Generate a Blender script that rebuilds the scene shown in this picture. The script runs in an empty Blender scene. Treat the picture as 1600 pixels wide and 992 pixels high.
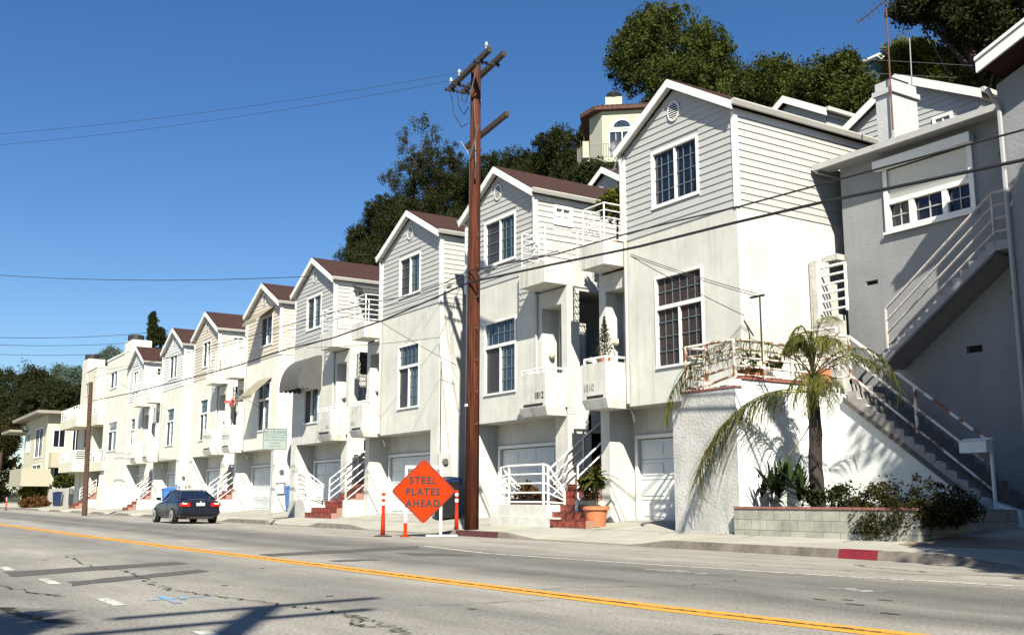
import bpy, math, random
import numpy as np
from mathutils import Vector, Matrix
random.seed(7); rng = np.random.default_rng(7)
sc = bpy.context.scene
COL = sc.collection
R = math.radians
# ------------------------------------------------------------------ camera
YAW, PIT, FPX = R(57.1), R(9.95), 1613.0
cy_, sy_, cp_, sp_ = math.cos(YAW), math.sin(YAW), math.cos(PIT), math.sin(PIT)
cw = Vector((-sy_*cp_, cy_*cp_, sp_)); cr = Vector((cy_, sy_, 0)); cu = cr.cross(cw)
CAM = Vector((0, 0, 1.0))
cam = bpy.data.cameras.new('camera'); camo = bpy.data.objects.new('camera', cam); COL.objects.link(camo)
m = Matrix((cr, cu, -cw)).transposed().to_4x4(); m.translation = CAM; camo.matrix_world = m
cam.sensor_width = 36; cam.lens = 36*FPX/1600; cam.clip_end = 3000; cam.clip_start = 0.05
sc.camera = camo
# ------------------------------------------------------------------ world and sun
SUN = Vector((1.4, -0.75, 1.38)).normalized()
w = bpy.data.worlds.new('World'); sc.world = w; w.use_nodes = True
nt = w.node_tree; nt.nodes.clear()
sky = nt.nodes.new('ShaderNodeTexSky'); sky.sky_type = 'NISHITA'; sky.sun_disc = False
sky.sun_elevation = math.asin(SUN.z); sky.sun_rotation = math.atan2(SUN.x, SUN.y)
sky.air_density = 1.0; sky.dust_density = 0.2; sky.ozone_density = 3.6; sky.altitude = 0
bg = nt.nodes.new('ShaderNodeBackground'); bg.inputs['Strength'].default_value = 0.062
wo = nt.nodes.new('ShaderNodeOutputWorld')
hs_ = nt.nodes.new('ShaderNodeHueSaturation'); hs_.inputs['Saturation'].default_value = 1.24; hs_.inputs['Hue'].default_value = 0.506; nt.links.new(sky.outputs[0], hs_.inputs['Color']); nt.links.new(hs_.outputs[0], bg.inputs[0]); nt.links.new(bg.outputs[0], wo.inputs[0])
sl = bpy.data.lights.new('sun', 'SUN'); sl.energy = 5.0; sl.angle = R(0.53); sl.color = (1.0, 0.95, 0.82)
so = bpy.data.objects.new('sun', sl); COL.objects.link(so); so.rotation_euler = SUN.to_track_quat('Z', 'Y').to_euler()
sc.view_settings.view_transform = 'Standard'; sc.view_settings.look = 'None'
sc.view_settings.gamma = 1; sc.view_settings.use_curve_mapping = False; sc.view_settings.exposure = 0.97
sc.render.engine = 'CYCLES'
try:
    sc.cycles.max_bounces = 6; sc.cycles.diffuse_bounces = 1
except Exception: pass

def at(px, py, Y):
    d = cw*FPX + cr*(px-800) - cu*(py-496); return CAM + d*(Y/d.y)
def gz(px, py, z=0):
    d = cw*FPX + cr*(px-800) - cu*(py-496); return CAM + d*((z-CAM.z)/d.z)
# ------------------------------------------------------------------ materials
MATS = {}
def mat(name, col, rough=0.8, var=0.0, vscale=3.0, bump=0.0, bscale=40.0, metal=0.0, streak=0.0, streakcol=None, spec=0.5, trans=0.0):
    if name in MATS: return MATS[name]
    m = bpy.data.materials.new(name); m.use_nodes = True; n = m.node_tree; L = n.links
    b = n.nodes['Principled BSDF']; b.inputs['Base Color'].default_value = (*col, 1); b.inputs['Roughness'].default_value = rough
    b.inputs['Metallic'].default_value = metal; b.inputs['Specular IOR Level'].default_value = spec
    tc = n.nodes.new('ShaderNodeTexCoord'); out = None
    if var > 0:
        no = n.nodes.new('ShaderNodeTexNoise'); no.inputs['Scale'].default_value = vscale; no.inputs['Detail'].default_value = 8; no.inputs['Roughness'].default_value = 0.65
        L.new(tc.outputs['Object'], no.inputs['Vector'])
        mr = n.nodes.new('ShaderNodeMapRange'); mr.inputs[1].default_value = 0.3; mr.inputs[2].default_value = 0.7
        mr.inputs[3].default_value = 1-var; mr.inputs[4].default_value = 1+var*0.6; L.new(no.outputs['Fac'], mr.inputs[0])
        mx = n.nodes.new('ShaderNodeMix'); mx.data_type = 'RGBA'; mx.blend_type = 'MULTIPLY'; mx.inputs[0].default_value = 1
        mx.inputs[6].default_value = (*col, 1); L.new(mr.outputs[0], mx.inputs[7]); out = mx.outputs[2]
    if streak > 0:
        mp = n.nodes.new('ShaderNodeMapping'); mp.inputs['Scale'].default_value = (2.3, 2.3, 0.22); L.new(tc.outputs['Object'], mp.inputs[0])
        n2 = n.nodes.new('ShaderNodeTexNoise'); n2.inputs['Scale'].default_value = 2.2; n2.inputs['Detail'].default_value = 6; L.new(mp.outputs[0], n2.inputs['Vector'])
        m2 = n.nodes.new('ShaderNodeMapRange'); m2.inputs[1].default_value = 0.52; m2.inputs[2].default_value = 0.78; m2.inputs[3].default_value = 0; m2.inputs[4].default_value = streak
        L.new(n2.outputs['Fac'], m2.inputs[0])
        x2 = n.nodes.new('ShaderNodeMix'); x2.data_type = 'RGBA'; L.new(m2.outputs[0], x2.inputs[0])
        if out: L.new(out, x2.inputs[6])
        else: x2.inputs[6].default_value = (*col, 1)
        x2.inputs[7].default_value = (*(streakcol or tuple(c*0.35 for c in col)), 1); out = x2.outputs[2]
    if out: L.new(out, b.inputs['Base Color'])
    if bump > 0:
        nb = n.nodes.new('ShaderNodeTexNoise'); nb.inputs['Scale'].default_value = bscale; nb.inputs['Detail'].default_value = 5
        L.new(tc.outputs['Object'], nb.inputs['Vector'])
        bp = n.nodes.new('ShaderNodeBump'); bp.inputs['Strength'].default_value = bump; bp.inputs['Distance'].default_value = 0.02
        L.new(nb.outputs['Fac'], bp.inputs['Height']); L.new(bp.outputs[0], b.inputs['Normal'])
    MATS[name] = m; return m
STUC = mat('stucco_grey_white', (0.60, 0.59, 0.53), 0.95, 0.17, 0.9, 0.35, 30, streak=0.42, streakcol=(0.33, 0.31, 0.27), spec=0.2)
STUCB = mat('stucco_cream', (0.70, 0.685, 0.60), 0.95, 0.12, 0.9, 0.3, 30, streak=0.22, streakcol=(0.45, 0.42, 0.34), spec=0.2)
STAIN = mat('stucco_stained', (0.60, 0.59, 0.53), 0.95, 0.16, 2.0, 0.35, 30, streak=0.65, streakcol=(0.22, 0.18, 0.14), spec=0.2)
SIDG = mat('siding_grey', (0.43, 0.43, 0.41), 0.7, 0.06, 2.0, spec=0.3)
SIDB = mat('siding_beige', (0.60, 0.53, 0.43), 0.7, 0.06, 2.0, spec=0.3)
SIDC = mat('siding_cream', (0.64, 0.66, 0.62), 0.7, 0.05, 2.0, spec=0.3)
TRIM = mat('trim_white', (0.80, 0.80, 0.75), 0.6, 0.06, 4.0)
GUT = mat('gutter_grey_white', (0.50, 0.49, 0.44), 0.5, 0.1, 3.0)
RAIL = mat('rail_white', (0.80, 0.79, 0.75), 0.55, 0.08, 6.0)
ROOF = mat('roof_shingle', (0.052, 0.027, 0.023), 0.95, 0.35, 7.0, 0.8, 25, spec=0.15)
GARD = mat('garage_door_white', (0.66, 0.69, 0.68), 0.6, 0.05, 2.0)
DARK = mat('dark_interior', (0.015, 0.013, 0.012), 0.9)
BLK = mat('black_paint', (0.02, 0.02, 0.022), 0.5)
CONC = mat('concrete', (0.50, 0.48, 0.43), 0.95, 0.16, 2.5, 0.5, 30, streak=0.35, streakcol=(0.25, 0.23, 0.20))
SCREEN = mat('window_screen', (0.03, 0.03, 0.036), 0.6, 0.3, 1.2, streak=.5, streakcol=(.06, .06, .065))
GLASS = mat('glass_blue', (0.022, 0.034, 0.045), 0.12, 0.5, 1.6, spec=0.8, streak=.85, streakcol=(.10, .13, .14))
GLASSD = mat('glass_dark', (0.012, 0.012, 0.022), 0.1, 0.5, 1.6, spec=0.6)
CURT = mat('curtain_brown', (0.035, 0.018, 0.016), 0.8, 0.5, 5)
MUNT = mat('muntin_blue_grey', (0.11, 0.155, 0.175), 0.5)
def tile_mat():
    m = bpy.data.materials.new('red_tile'); m.use_nodes = True; n = m.node_tree; L = n.links; b = n.nodes['Principled BSDF']
    tc = n.nodes.new('ShaderNodeTexCoord'); no = n.nodes.new('ShaderNodeTexNoise'); no.inputs['Scale'].default_value = 5
    L.new(tc.outputs['Object'], no.inputs[0]); cr_ = n.nodes.new('ShaderNodeValToRGB')
    cr_.color_ramp.elements[0].color = (0.13, 0.022, 0.014, 1); cr_.color_ramp.elements[0].position = 0.35
    cr_.color_ramp.elements[1].color = (0.30, 0.065, 0.038, 1); cr_.color_ramp.elements[1].position = 0.65
    L.new(no.outputs['Fac'], cr_.inputs[0]); L.new(cr_.outputs[0], b.inputs['Base Color']); b.inputs['Roughness'].default_value = 0.5
    return m
TILE = tile_mat()
GROUT = mat('tile_grout', (0.30, 0.17, 0.13), 0.9)
def rust_mat():
    m = bpy.data.materials.new('rusty_white_paint'); m.use_nodes = True; n = m.node_tree; L = n.links; b = n.nodes['Principled BSDF']
    tc = n.nodes.new('ShaderNodeTexCoord'); no = n.nodes.new('ShaderNodeTexNoise'); no.inputs['Scale'].default_value = 4.5; no.inputs['Detail'].default_value = 6
    L.new(tc.outputs['Object'], no.inputs[0]); c = n.nodes.new('ShaderNodeValToRGB'); e = c.color_ramp.elements
    e[0].color = (0.20, 0.085, 0.045, 1); e[0].position = 0.40; e[1].color = (0.70, 0.65, 0.58, 1); e[1].position = 0.50
    L.new(no.outputs['Fac'], c.inputs[0]); L.new(c.outputs[0], b.inputs['Base Color']); b.inputs['Roughness'].default_value = 0.7
    return m
RUST = rust_mat()
def wood_mat():
    m = bpy.data.materials.new('pole_wood'); m.use_nodes = True; n = m.node_tree; L = n.links; b = n.nodes['Principled BSDF']
    tc = n.nodes.new('ShaderNodeTexCoord'); mp = n.nodes.new('ShaderNodeMapping'); mp.inputs['Scale'].default_value = (9, 9, 0.35)
    L.new(tc.outputs['Object'], mp.inputs[0]); no = n.nodes.new('ShaderNodeTexNoise'); no.inputs['Scale'].default_value = 2.5; no.inputs['Detail'].default_value = 8
    L.new(mp.outputs[0], no.inputs[0]); c = n.nodes.new('ShaderNodeValToRGB'); e = c.color_ramp.elements
    e[0].color = (0.022, 0.008, 0.005, 1); e[0].position = 0.34; e[1].color = (0.125, 0.034, 0.015, 1); e[1].position = 0.66
    L.new(no.outputs['Fac'], c.inputs[0]); L.new(c.outputs[0], b.inputs['Base Color']); b.inputs['Roughness'].default_value = 0.85; b.inputs['Specular IOR Level'].default_value = 0.2
    return m
WOOD = wood_mat()
DWOOD = mat('dark_weathered_wood', (0.05, 0.036, 0.028), 0.9, 0.4, 5)
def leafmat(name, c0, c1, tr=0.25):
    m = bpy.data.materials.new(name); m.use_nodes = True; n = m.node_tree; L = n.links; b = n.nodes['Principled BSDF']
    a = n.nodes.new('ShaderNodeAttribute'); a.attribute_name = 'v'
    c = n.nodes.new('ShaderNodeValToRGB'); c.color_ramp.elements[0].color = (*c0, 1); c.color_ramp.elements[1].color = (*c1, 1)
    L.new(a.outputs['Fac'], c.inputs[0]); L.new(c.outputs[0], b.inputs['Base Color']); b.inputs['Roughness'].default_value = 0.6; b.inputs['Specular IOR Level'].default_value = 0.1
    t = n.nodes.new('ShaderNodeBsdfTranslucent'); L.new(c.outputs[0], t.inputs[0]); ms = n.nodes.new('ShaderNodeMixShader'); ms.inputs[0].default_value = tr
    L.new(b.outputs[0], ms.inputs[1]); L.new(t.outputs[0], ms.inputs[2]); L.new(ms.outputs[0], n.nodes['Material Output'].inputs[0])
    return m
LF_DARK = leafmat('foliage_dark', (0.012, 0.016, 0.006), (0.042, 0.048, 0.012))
LF_MID = leafmat('foliage_mid', (0.018, 0.027, 0.006), (0.085, 0.098, 0.018))
LF_YEL = leafmat('foliage_yellow_green', (0.03, 0.04, 0.006), (0.17, 0.175, 0.022), 0.35)
LF_EUC = leafmat('foliage_eucalyptus', (0.02, 0.028, 0.018), (0.07, 0.08, 0.045))
LF_FAR = leafmat('foliage_far', (0.06, 0.09, 0.07), (0.12, 0.16, 0.12))  # distance haze is put into these paler leaf colours
LF_PALM = leafmat('palm_leaflets', (0.04, 0.05, 0.01), (0.19, 0.19, 0.045), 0.3)
LF_AGAV = leafmat('spiky_leaves', (0.008, 0.016, 0.006), (0.03, 0.05, 0.012), 0.1)
LF_BUSH = leafmat('bush_leaves', (0.008, 0.010, 0.004), (0.055, 0.048, 0.013))
LF_RED = leafmat('bush_rusty_leaves', (0.05, 0.035, 0.015), (0.20, 0.09, 0.03))
LF_PINK = leafmat('flower_pink', (0.6, 0.10, 0.10), (0.8, 0.25, 0.2))
BARK = mat('bark', (0.09, 0.06, 0.045), 0.95, 0.4, 6, 0.8, 20)
BARKP = mat('bark_pale', (0.33, 0.27, 0.21), 0.9, 0.4, 4)
# ------------------------------------------------------------------ helpers
def tag(o, label=None, cat=None, group=None, kind=None):
    if label: o['label'] = label
    if cat: o['category'] = cat
    if group: o['group'] = group
    if kind: o['kind'] = kind
    return o
def thing(name, label, cat, loc=(0, 0, 0), group=None, rz=0):
    o = bpy.data.objects.new(name, None); COL.objects.link(o); o.location = loc; o.rotation_euler = (0, 0, rz); o.empty_display_size = .2
    return tag(o, label, cat, group)
class MB:
    """collects faces in WORLD coordinates; build() puts them on one object"""
    def __init__(s): s.v = []; s.f = []; s.mi = []; s.cur = 0
    def face(s, pts):
        i = len(s.v); s.v += [tuple(p) for p in pts]; s.f.append(tuple(range(i, i+len(pts)))); s.mi.append(s.cur); return s
    def box(s, x0, x1, y0, y1, z0, z1):
        x0, x1 = sorted((x0, x1)); y0, y1 = sorted((y0, y1)); z0, z1 = sorted((z0, z1))
        i = len(s.v); s.v += [(x, y, z) for z in (z0, z1) for y in (y0, y1) for x in (x0, x1)]
        for q in ((0, 2, 3, 1), (4, 5, 7, 6), (0, 1, 5, 4), (2, 6, 7, 3), (0, 4, 6, 2), (1, 3, 7, 5)): s.f.append(tuple(i+k for k in q)); s.mi.append(s.cur)
        return s
    def obox(s, c, ax, ay, az):
        c, ax, ay, az = map(Vector, (c, ax, ay, az)); i = len(s.v)
        s.v += [tuple(c + ax*a + ay*b + az*d) for d in (-1, 1) for b in (-1, 1) for a in (-1, 1)]
        for q in ((0, 2, 3, 1), (4, 5, 7, 6), (0, 1, 5, 4), (2, 6, 7, 3), (0, 4, 6, 2), (1, 3, 7, 5)): s.f.append(tuple(i+k for k in q)); s.mi.append(s.cur)
        return s
    def prism(s, poly, off):
        """poly: planar list of points, extruded by vector off"""
        off = Vector(off); a = [Vector(p) for p in poly]; b = [p+off for p in a]; n = len(a)
        s.face(a); s.face(list(reversed(b)))
        for k in range(n): s.face([a[(k+1) % n], a[k], b[k], b[(k+1) % n]])
        return s
    def tube(s, pts, r, n=6, r2=None, cap=True):
        pts = [Vector(p) for p in pts]; rings = []
        for k, p in enumerate(pts):
            d = (pts[min(k+1, len(pts)-1)]-pts[max(k-1, 0)]).normalized()
            u = d.cross(Vector((0, 0, 1)) if abs(d.z) < 0.95 else Vector((1, 0, 0))).normalized(); v = d.cross(u)
            rr = r if r2 is None else r+(r2-r)*k/max(1, len(pts)-1)
            if isinstance(r, (list, tuple)): rr = r[k]
            i = len(s.v); s.v += [tuple(p+(u*math.cos(2*math.pi*j/n+.4)+v*math.sin(2*math.pi*j/n+.4))*rr) for j in range(n)]; rings.append(i)
        for a, b in zip(rings, rings[1:]):
            for j in range(n): s.f.append((a+j, a+(j+1) % n, b+(j+1) % n, b+j)); s.mi.append(s.cur)
        if cap:
            s.f.append(tuple(rings[0]+j for j in reversed(range(n)))); s.mi.append(s.cur)
            s.f.append(tuple(rings[-1]+j for j in range(n))); s.mi.append(s.cur)
        return s
    def lathe(s, c, prof, n=20):
        c = Vector(c); rings = []
        for r, z in prof:
            i = len(s.v); s.v += [(c.x+r*math.cos(2*math.pi*j/n), c.y+r*math.sin(2*math.pi*j/n), c.z+z) for j in range(n)]; rings.append(i)
        for a, b in zip(rings, rings[1:]):
            for j in range(n): s.f.append((a+j, a+(j+1) % n, b+(j+1) % n, b+j)); s.mi.append(s.cur)
        s.f.append(tuple(rings[0]+j for j in reversed(range(n)))); s.mi.append(s.cur)
        s.f.append(tuple(rings[-1]+j for j in range(n))); s.mi.append(s.cur)
        return s
    def grid(s, u0, u1, z0, z1, holes, P, depth):
        """wall sheet in (u,z) with rectangular holes; P(u,z,d)->world, d>0 goes inwards; reveals of given depth"""
        us = sorted({u0, u1, *[h[0] for h in holes], *[h[1] for h in holes]}); zs = sorted({z0, z1, *[h[2] for h in holes], *[h[3] for h in holes]})
        for a, b in zip(us, us[1:]):
            for c, d in zip(zs, zs[1:]):
                mu, mz = (a+b)/2, (c+d)/2
                if any(h[0] < mu < h[1] and h[2] < mz < h[3] for h in holes): continue
                s.face([P(a, c, 0), P(b, c, 0), P(b, d, 0), P(a, d, 0)])
        for h in holes:
            a, b, c, d = h[:4]; q = [(a, c), (b, c), (b, d), (a, d)]
            for k in range(4):
                p, r = q[k], q[(k+1) % 4]
                s.face([P(*p, 0), P(*p, depth), P(*r, depth), P(*r, 0)])
        return s
    def build(s, name, mats, parent=None, smooth=False):
        me = bpy.data.meshes.new(name); off = Vector(parent_loc(parent)) if parent else Vector((0, 0, 0))
        me.from_pydata([(x-off.x, y-off.y, z-off.z) for x, y, z in s.v], [], s.f)
        for mm in (mats if isinstance(mats, (list, tuple)) else [mats]): me.materials.append(mm)
        if any(s.mi): me.polygons.foreach_set('material_index', s.mi)
        if smooth: me.polygons.foreach_set('use_smooth', [True]*len(me.polygons))
        me.update(); o = bpy.data.objects.new(name, me); COL.objects.link(o)
        if parent: o.parent = parent
        return o
def parent_loc(p):
    v = Vector((0, 0, 0))
    while p: v += p.location; p = p.parent
    return v
def recenter(o):
    """top-level mesh: put the origin at the base of its box"""
    me = o.data; n = len(me.vertices); a = np.empty(n*3); me.vertices.foreach_get('co', a); a = a.reshape(-1, 3)
    c = np.array([(a[:, 0].min()+a[:, 0].max())/2, (a[:, 1].min()+a[:, 1].max())/2, a[:, 2].min()]); me.vertices.foreach_set('co', (a-c).ravel()); o.location = c; return o
def copy_tree(o, parent=None, loc=None, rz=None, label=None):
    c = o.copy(); COL.objects.link(c); c.parent = parent
    if loc is not None: c.location = loc
    if rz is not None: c.rotation_euler = (0, 0, rz)
    if label: c['label'] = label
    for ch in [q for q in o.children]: copy_tree(ch, c)
    return c
def text_mesh(txt, size, name, material, parent, origin, xdir, updir, depth=0.004, align='CENTER', sx=1.0, spacing=1.0, bold=.012):
    cu_ = bpy.data.curves.new(name, 'FONT'); cu_.body = txt; cu_.size = size; cu_.align_x = align; cu_.extrude = depth; cu_.space_character = spacing; cu_.offset = size*bold
    to = bpy.data.objects.new('tmp', cu_); COL.objects.link(to); bpy.context.view_layer.update()
    me = bpy.data.meshes.new_from_object(to.evaluated_get(bpy.context.evaluated_depsgraph_get())); bpy.data.objects.remove(to)
    xd = Vector(xdir).normalized(); up = Vector(updir).normalized(); nn = xd.cross(up); o0 = Vector(origin)-parent_loc(parent)
    for v in me.vertices: v.co = o0 + xd*v.co.x*sx + up*v.co.y + nn*v.co.z
    me.materials.clear(); me.materials.append(material)
    o = bpy.data.objects.new(name, me); COL.objects.link(o); o.parent = parent; return o
def leaves_obj(name, C, size, material, parent=None, aspect=0.5, droop=0.0, nrm=None, v=None):
    """C: (N,3) leaf centres in world; each a small bent quad"""
    N = len(C); d = rng.normal(size=(N, 3)); d[:, 2] -= droop; d /= np.linalg.norm(d, axis=1)[:, None]
    e = rng.normal(size=(N, 3)); e = np.cross(d, e); e /= np.linalg.norm(e, axis=1)[:, None]
    s = size*(0.6+0.8*rng.random(N))[:, None]
    off = np.array(parent_loc(parent)) if parent else np.zeros(3); C = C-off
    P = np.stack([C-d*s*.5, C+e*s*aspect*.5, C+d*s*.5, C-e*s*aspect*.5], 1).reshape(-1, 3)
    return quad_mesh(name, P, material, parent, v)
def quad_mesh(name, P, material, parent, v=None):
    N = len(P)//4; me = bpy.data.meshes.new(name); me.vertices.add(N*4); me.vertices.foreach_set('co', P.astype(np.float32).ravel())
    me.loops.add(N*4); me.loops.foreach_set('vertex_index', np.arange(N*4, dtype=np.int32)); me.polygons.add(N)
    me.polygons.foreach_set('loop_start', np.arange(0, N*4, 4, dtype=np.int32)); me.polygons.foreach_set('loop_total', np.full(N, 4, dtype=np.int32))
    me.update(calc_edges=True); at_ = me.attributes.new('v', 'FLOAT', 'FACE')
    at_.data.foreach_set('value', (rng.random(N) if v is None else np.clip(v, 0, 1)).astype(np.float32)); me.materials.append(material)
    o = bpy.data.objects.new(name, me); COL.objects.link(o)
    if parent: o.parent = parent
    return o
def clumps(blobs, per, nleaf, csize, flat=1.0):
    """blobs: (cx,cy,cz,rx,ry,rz). Small clumps near the surface of each blob, leaves inside clumps"""
    out = []; vv = []
    for bx in blobs:
        c = np.array(bx[:3]); r = np.array(bx[3:6]); k = per
        d = rng.normal(size=(k, 3)); d /= np.linalg.norm(d, axis=1)[:, None]; rad = (0.35+0.65*rng.random(k)**0.6)[:, None]*(0.86+0.28*rng.random((k, 1)))
        cc = c + d*rad*r; tone = rng.random(k)*.6
        cs = csize*(0.5+rng.random(k)**1.5*1.1)
        for j in range(k):
            q = rng.normal(size=(nleaf, 3)); q /= np.linalg.norm(q, axis=1)[:, None]; q *= (rng.random((nleaf, 1))**0.45)*cs[j]; q[:, 2] *= flat
            out.append(cc[j]+q); vv.append(np.clip(tone[j]+rng.random(nleaf)*.4, 0, 1))
    return np.concatenate(out), np.concatenate(vv)
def terrain(x, y):
    r = -x/max(y, 1.0); f = 1.0 if r < 1.9 else max(0.12, 1.0-(r-1.9)*0.55)
    h = min(max(y-27, 0), 16)*0.85 + min(max(y-43, 0), 60)*0.48
    return 0.4+h*f
def tree(name, label, blobs, leaf, size, per, nleaf, csize, base=None, group=None, cat='tree', bark=None, trunk_r=0.22, aspect=0.5, flat=1.0):
    c = np.mean([b[:3] for b in blobs], axis=0)
    if base is None: base = (c[0], c[1], terrain(c[0], c[1]))
    t = thing(name, label, cat, base, group)
    C, v = clumps(blobs, int(per*1.5), int(nleaf*1.25), csize*.85, flat); size = size*.66
    leaves_obj('crown', C, size, leaf, t, aspect, v=v)
    mb = MB(); b = Vector(base); top = Vector(c); mid = b.lerp(top, 0.5)+Vector((random.uniform(-.3, .3), random.uniform(-.3, .3), 0))
    mb.tube([b, mid, top], [trunk_r, trunk_r*.75, trunk_r*.45], 7)
    for bb in blobs:
        for k in range(3):
            e = Vector(bb[:3])+Vector((random.uniform(-.6, .6)*bb[3], random.uniform(-.6, .6)*bb[4], random.uniform(-.2, .7)*bb[5]))
            st = b.lerp(top, random.uniform(.55, .95)); mb.tube([st, st.lerp(e, .5)+Vector((0, 0, .2)), e], [trunk_r*.4, trunk_r*.25, trunk_r*.1], 5)
    mb.build('trunk', bark or BARK, t); return t
# ------------------------------------------------------------------ ground, road, sidewalk
def road_mat():
    m = bpy.data.materials.new('road_surface'); m.use_nodes = True; n = m.node_tree; L = n.links; b = n.nodes['Principled BSDF']; b.inputs['Roughness'].default_value = 0.95; b.inputs['Specular IOR Level'].default_value = 0.15
    g = n.nodes.new('ShaderNodeNewGeometry')
    sx = n.nodes.new('ShaderNodeSeparateXYZ')
    wn = n.nodes.new('ShaderNodeTexNoise'); wn.inputs['Scale'].default_value = 0.35; wn.inputs['Detail'].default_value = 4; L.new(g.outputs['Position'], wn.inputs[0])
    ad = n.nodes.new('ShaderNodeVectorMath'); ad.operation = 'MULTIPLY_ADD'; L.new(wn.outputs['Color'], ad.inputs[0]); ad.inputs[1].default_value = (0, 1.6, 0); L.new(g.outputs['Position'], ad.inputs[2]); L.new(ad.outputs[0], sx.inputs[0])
    mr = n.nodes.new('ShaderNodeMapRange'); mr.inputs[1].default_value = 0; mr.inputs[2].default_value = 16; L.new(sx.outputs['Y'], mr.inputs[0])
    c = n.nodes.new('ShaderNodeValToRGB'); e = c.color_ramp.elements
    A = (0.30, 0.28, 0.245, 1); B = (0.145, 0.137, 0.126, 1); D = (0.20, 0.188, 0.168, 1); E_ = (0.305, 0.286, 0.25, 1)
    e[0].position = 0; e[0].color = A; e[1].position = 1; e[1].color = E_
    for p, q in ((0.16, D), (0.24, A), (0.36, D), (0.43, A), (0.49, E_), (0.56, B), (0.60, D), (0.67, B), (0.73, D), (0.79, E_)):
        x = e.new(p); x.color = q
    L.new(mr.outputs[0], c.inputs[0])
    n1 = n.nodes.new('ShaderNodeTexNoise'); n1.inputs['Scale'].default_value = 1.1; n1.inputs['Detail'].default_value = 10; n1.inputs['Roughness'].default_value = 0.7
    mp = n.nodes.new('ShaderNodeMapping'); mp.inputs['Scale'].default_value = (0.35, 1.2, 1); L.new(g.outputs['Position'], mp.inputs[0]); L.new(mp.outputs[0], n1.inputs[0])
    n2 = n.nodes.new('ShaderNodeTexNoise'); n2.inputs['Scale'].default_value = 30; n2.inputs['Detail'].default_value = 4; L.new(g.outputs['Position'], n2.inputs[0])
    r1 = n.nodes.new('ShaderNodeMapRange'); r1.inputs[1].default_value = .3; r1.inputs[2].default_value = .7; r1.inputs[3].default_value = .72; r1.inputs[4].default_value = 1.18; L.new(n1.outputs['Fac'], r1.inputs[0])
    r2 = n.nodes.new('ShaderNodeMapRange'); r2.inputs[1].default_value = .3; r2.inputs[2].default_value = .7; r2.inputs[3].default_value = .66; r2.inputs[4].default_value = 1.3; L.new(n2.outputs['Fac'], r2.inputs[0])
    mu = n.nodes.new('ShaderNodeMath'); mu.operation = 'MULTIPLY'; L.new(r1.outputs[0], mu.inputs[0]); L.new(r2.outputs[0], mu.inputs[1])
    x = n.nodes.new('ShaderNodeMix'); x.data_type = 'RGBA'; x.blend_type = 'MULTIPLY'; x.inputs[0].default_value = 1; L.new(c.outputs[0], x.inputs[6]); L.new(mu.outputs[0], x.inputs[7])
    L.new(x.outputs[2], b.inputs['Base Color'])
    bp = n.nodes.new('ShaderNodeBump'); bp.inputs['Strength'].default_value = .5; bp.inputs['Distance'].default_value = .01; L.new(n2.outputs['Fac'], bp.inputs['Height']); L.new(bp.outputs[0], b.inputs['Normal'])
    return m
ROADM = road_mat()
SIDEW = mat('sidewalk_concrete', (0.37, 0.355, 0.30), 0.95, 0.2, 0.9, 0.3, 40, spec=0.15)
KERBM = mat('kerb_dirty_concrete', (0.20, 0.17, 0.14), 0.95, 0.5, 2.2, 0.5, 30)
SOIL = mat('hill_scrub', (0.045, 0.05, 0.02), 1.0, 0.5, 0.6, 0.8, 3)
DIRT = mat('brown_driveway', (0.30, 0.21, 0.15), 0.95, 0.3, 1.5, 0.3, 20)
KY = 14.5
MB().box(-700, 120, -80, KY+0.3, -0.4, 0).build('road', ROADM)['kind'] = 'structure'
g = MB(); nx, ny = 90, 60
xs = np.linspace(-520, 90, nx); ys = np.concatenate([[22, 24, 26, 27], np.linspace(29, 420, ny-4)])
H = [[terrain(x, min(y, 110)) + (math.sin(x*.13)+math.sin(y*.21+x*.07))*.4*(y > 30) if y > 26 else 0.38 for x in xs] for y in ys]
for j in range(len(ys)-1):
    for i in range(nx-1): g.face([(xs[i], ys[j], H[j][i]), (xs[i+1], ys[j], H[j][i+1]), (xs[i+1], ys[j+1], H[j+1][i+1]), (xs[i], ys[j+1], H[j+1][i])])
g.build('hillside', SOIL)['kind'] = 'structure'
MB().box(-900, 900, -900, 900, -1.2, -0.45).build('ground', SOIL)['kind'] = 'structure'
# kerb pieces between driveway dips (x0,x1) with full height
KSEG = [(-16.6, -10.2), (-25.5, -22.9), (-35.2, -32.6), (-45.2, -40.7), (-52, -48.5), (-60, -57), (-67, -64.5), (-74, -71.5), (-81, -78.5), (-90, -87), (-160, -97), (-3, 10)]
def kh(x):
    best = 0.02
    for a, b in KSEG:
        d = max(a-x, x-b, 0); best = max(best, 0.15*max(0, 1-d/1.3))
    return best
xs = sorted({round(x, 2) for a, b in KSEG for x in (a-1.3, a-.65, a, b, b+.65, b+1.3)} | {round(float(v), 2) for v in np.linspace(-200, 30, 60)})
k = MB(); s = MB()
for a, b in zip(xs, xs[1:]):
    ha, hb = kh(a), kh(b)
    k.face([(a, KY, 0), (b, KY, 0), (b, KY+.03, hb), (a, KY+.03, ha)]); k.face([(a, KY+.03, ha), (b, KY+.03, hb), (b, KY+.17, hb+.004), (a, KY+.17, ha+.004)])
    P = [(KY+.17, ha+.004, hb+.004), (15.9, .2, .2), (17.0, .31, .31), (18.5, .44, .44), (23.5, .44, .44)]
    for (y0, a0, b0), (y1, a1, b1) in zip(P, P[1:]): s.face([(a, y0, a0), (b, y0, b0), (b, y1, b1), (a, y1, a1)])
k.build('kerb', KERBM)['kind'] = 'structure'
s.build('sidewalk', SIDEW)['kind'] = 'structure'
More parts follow.
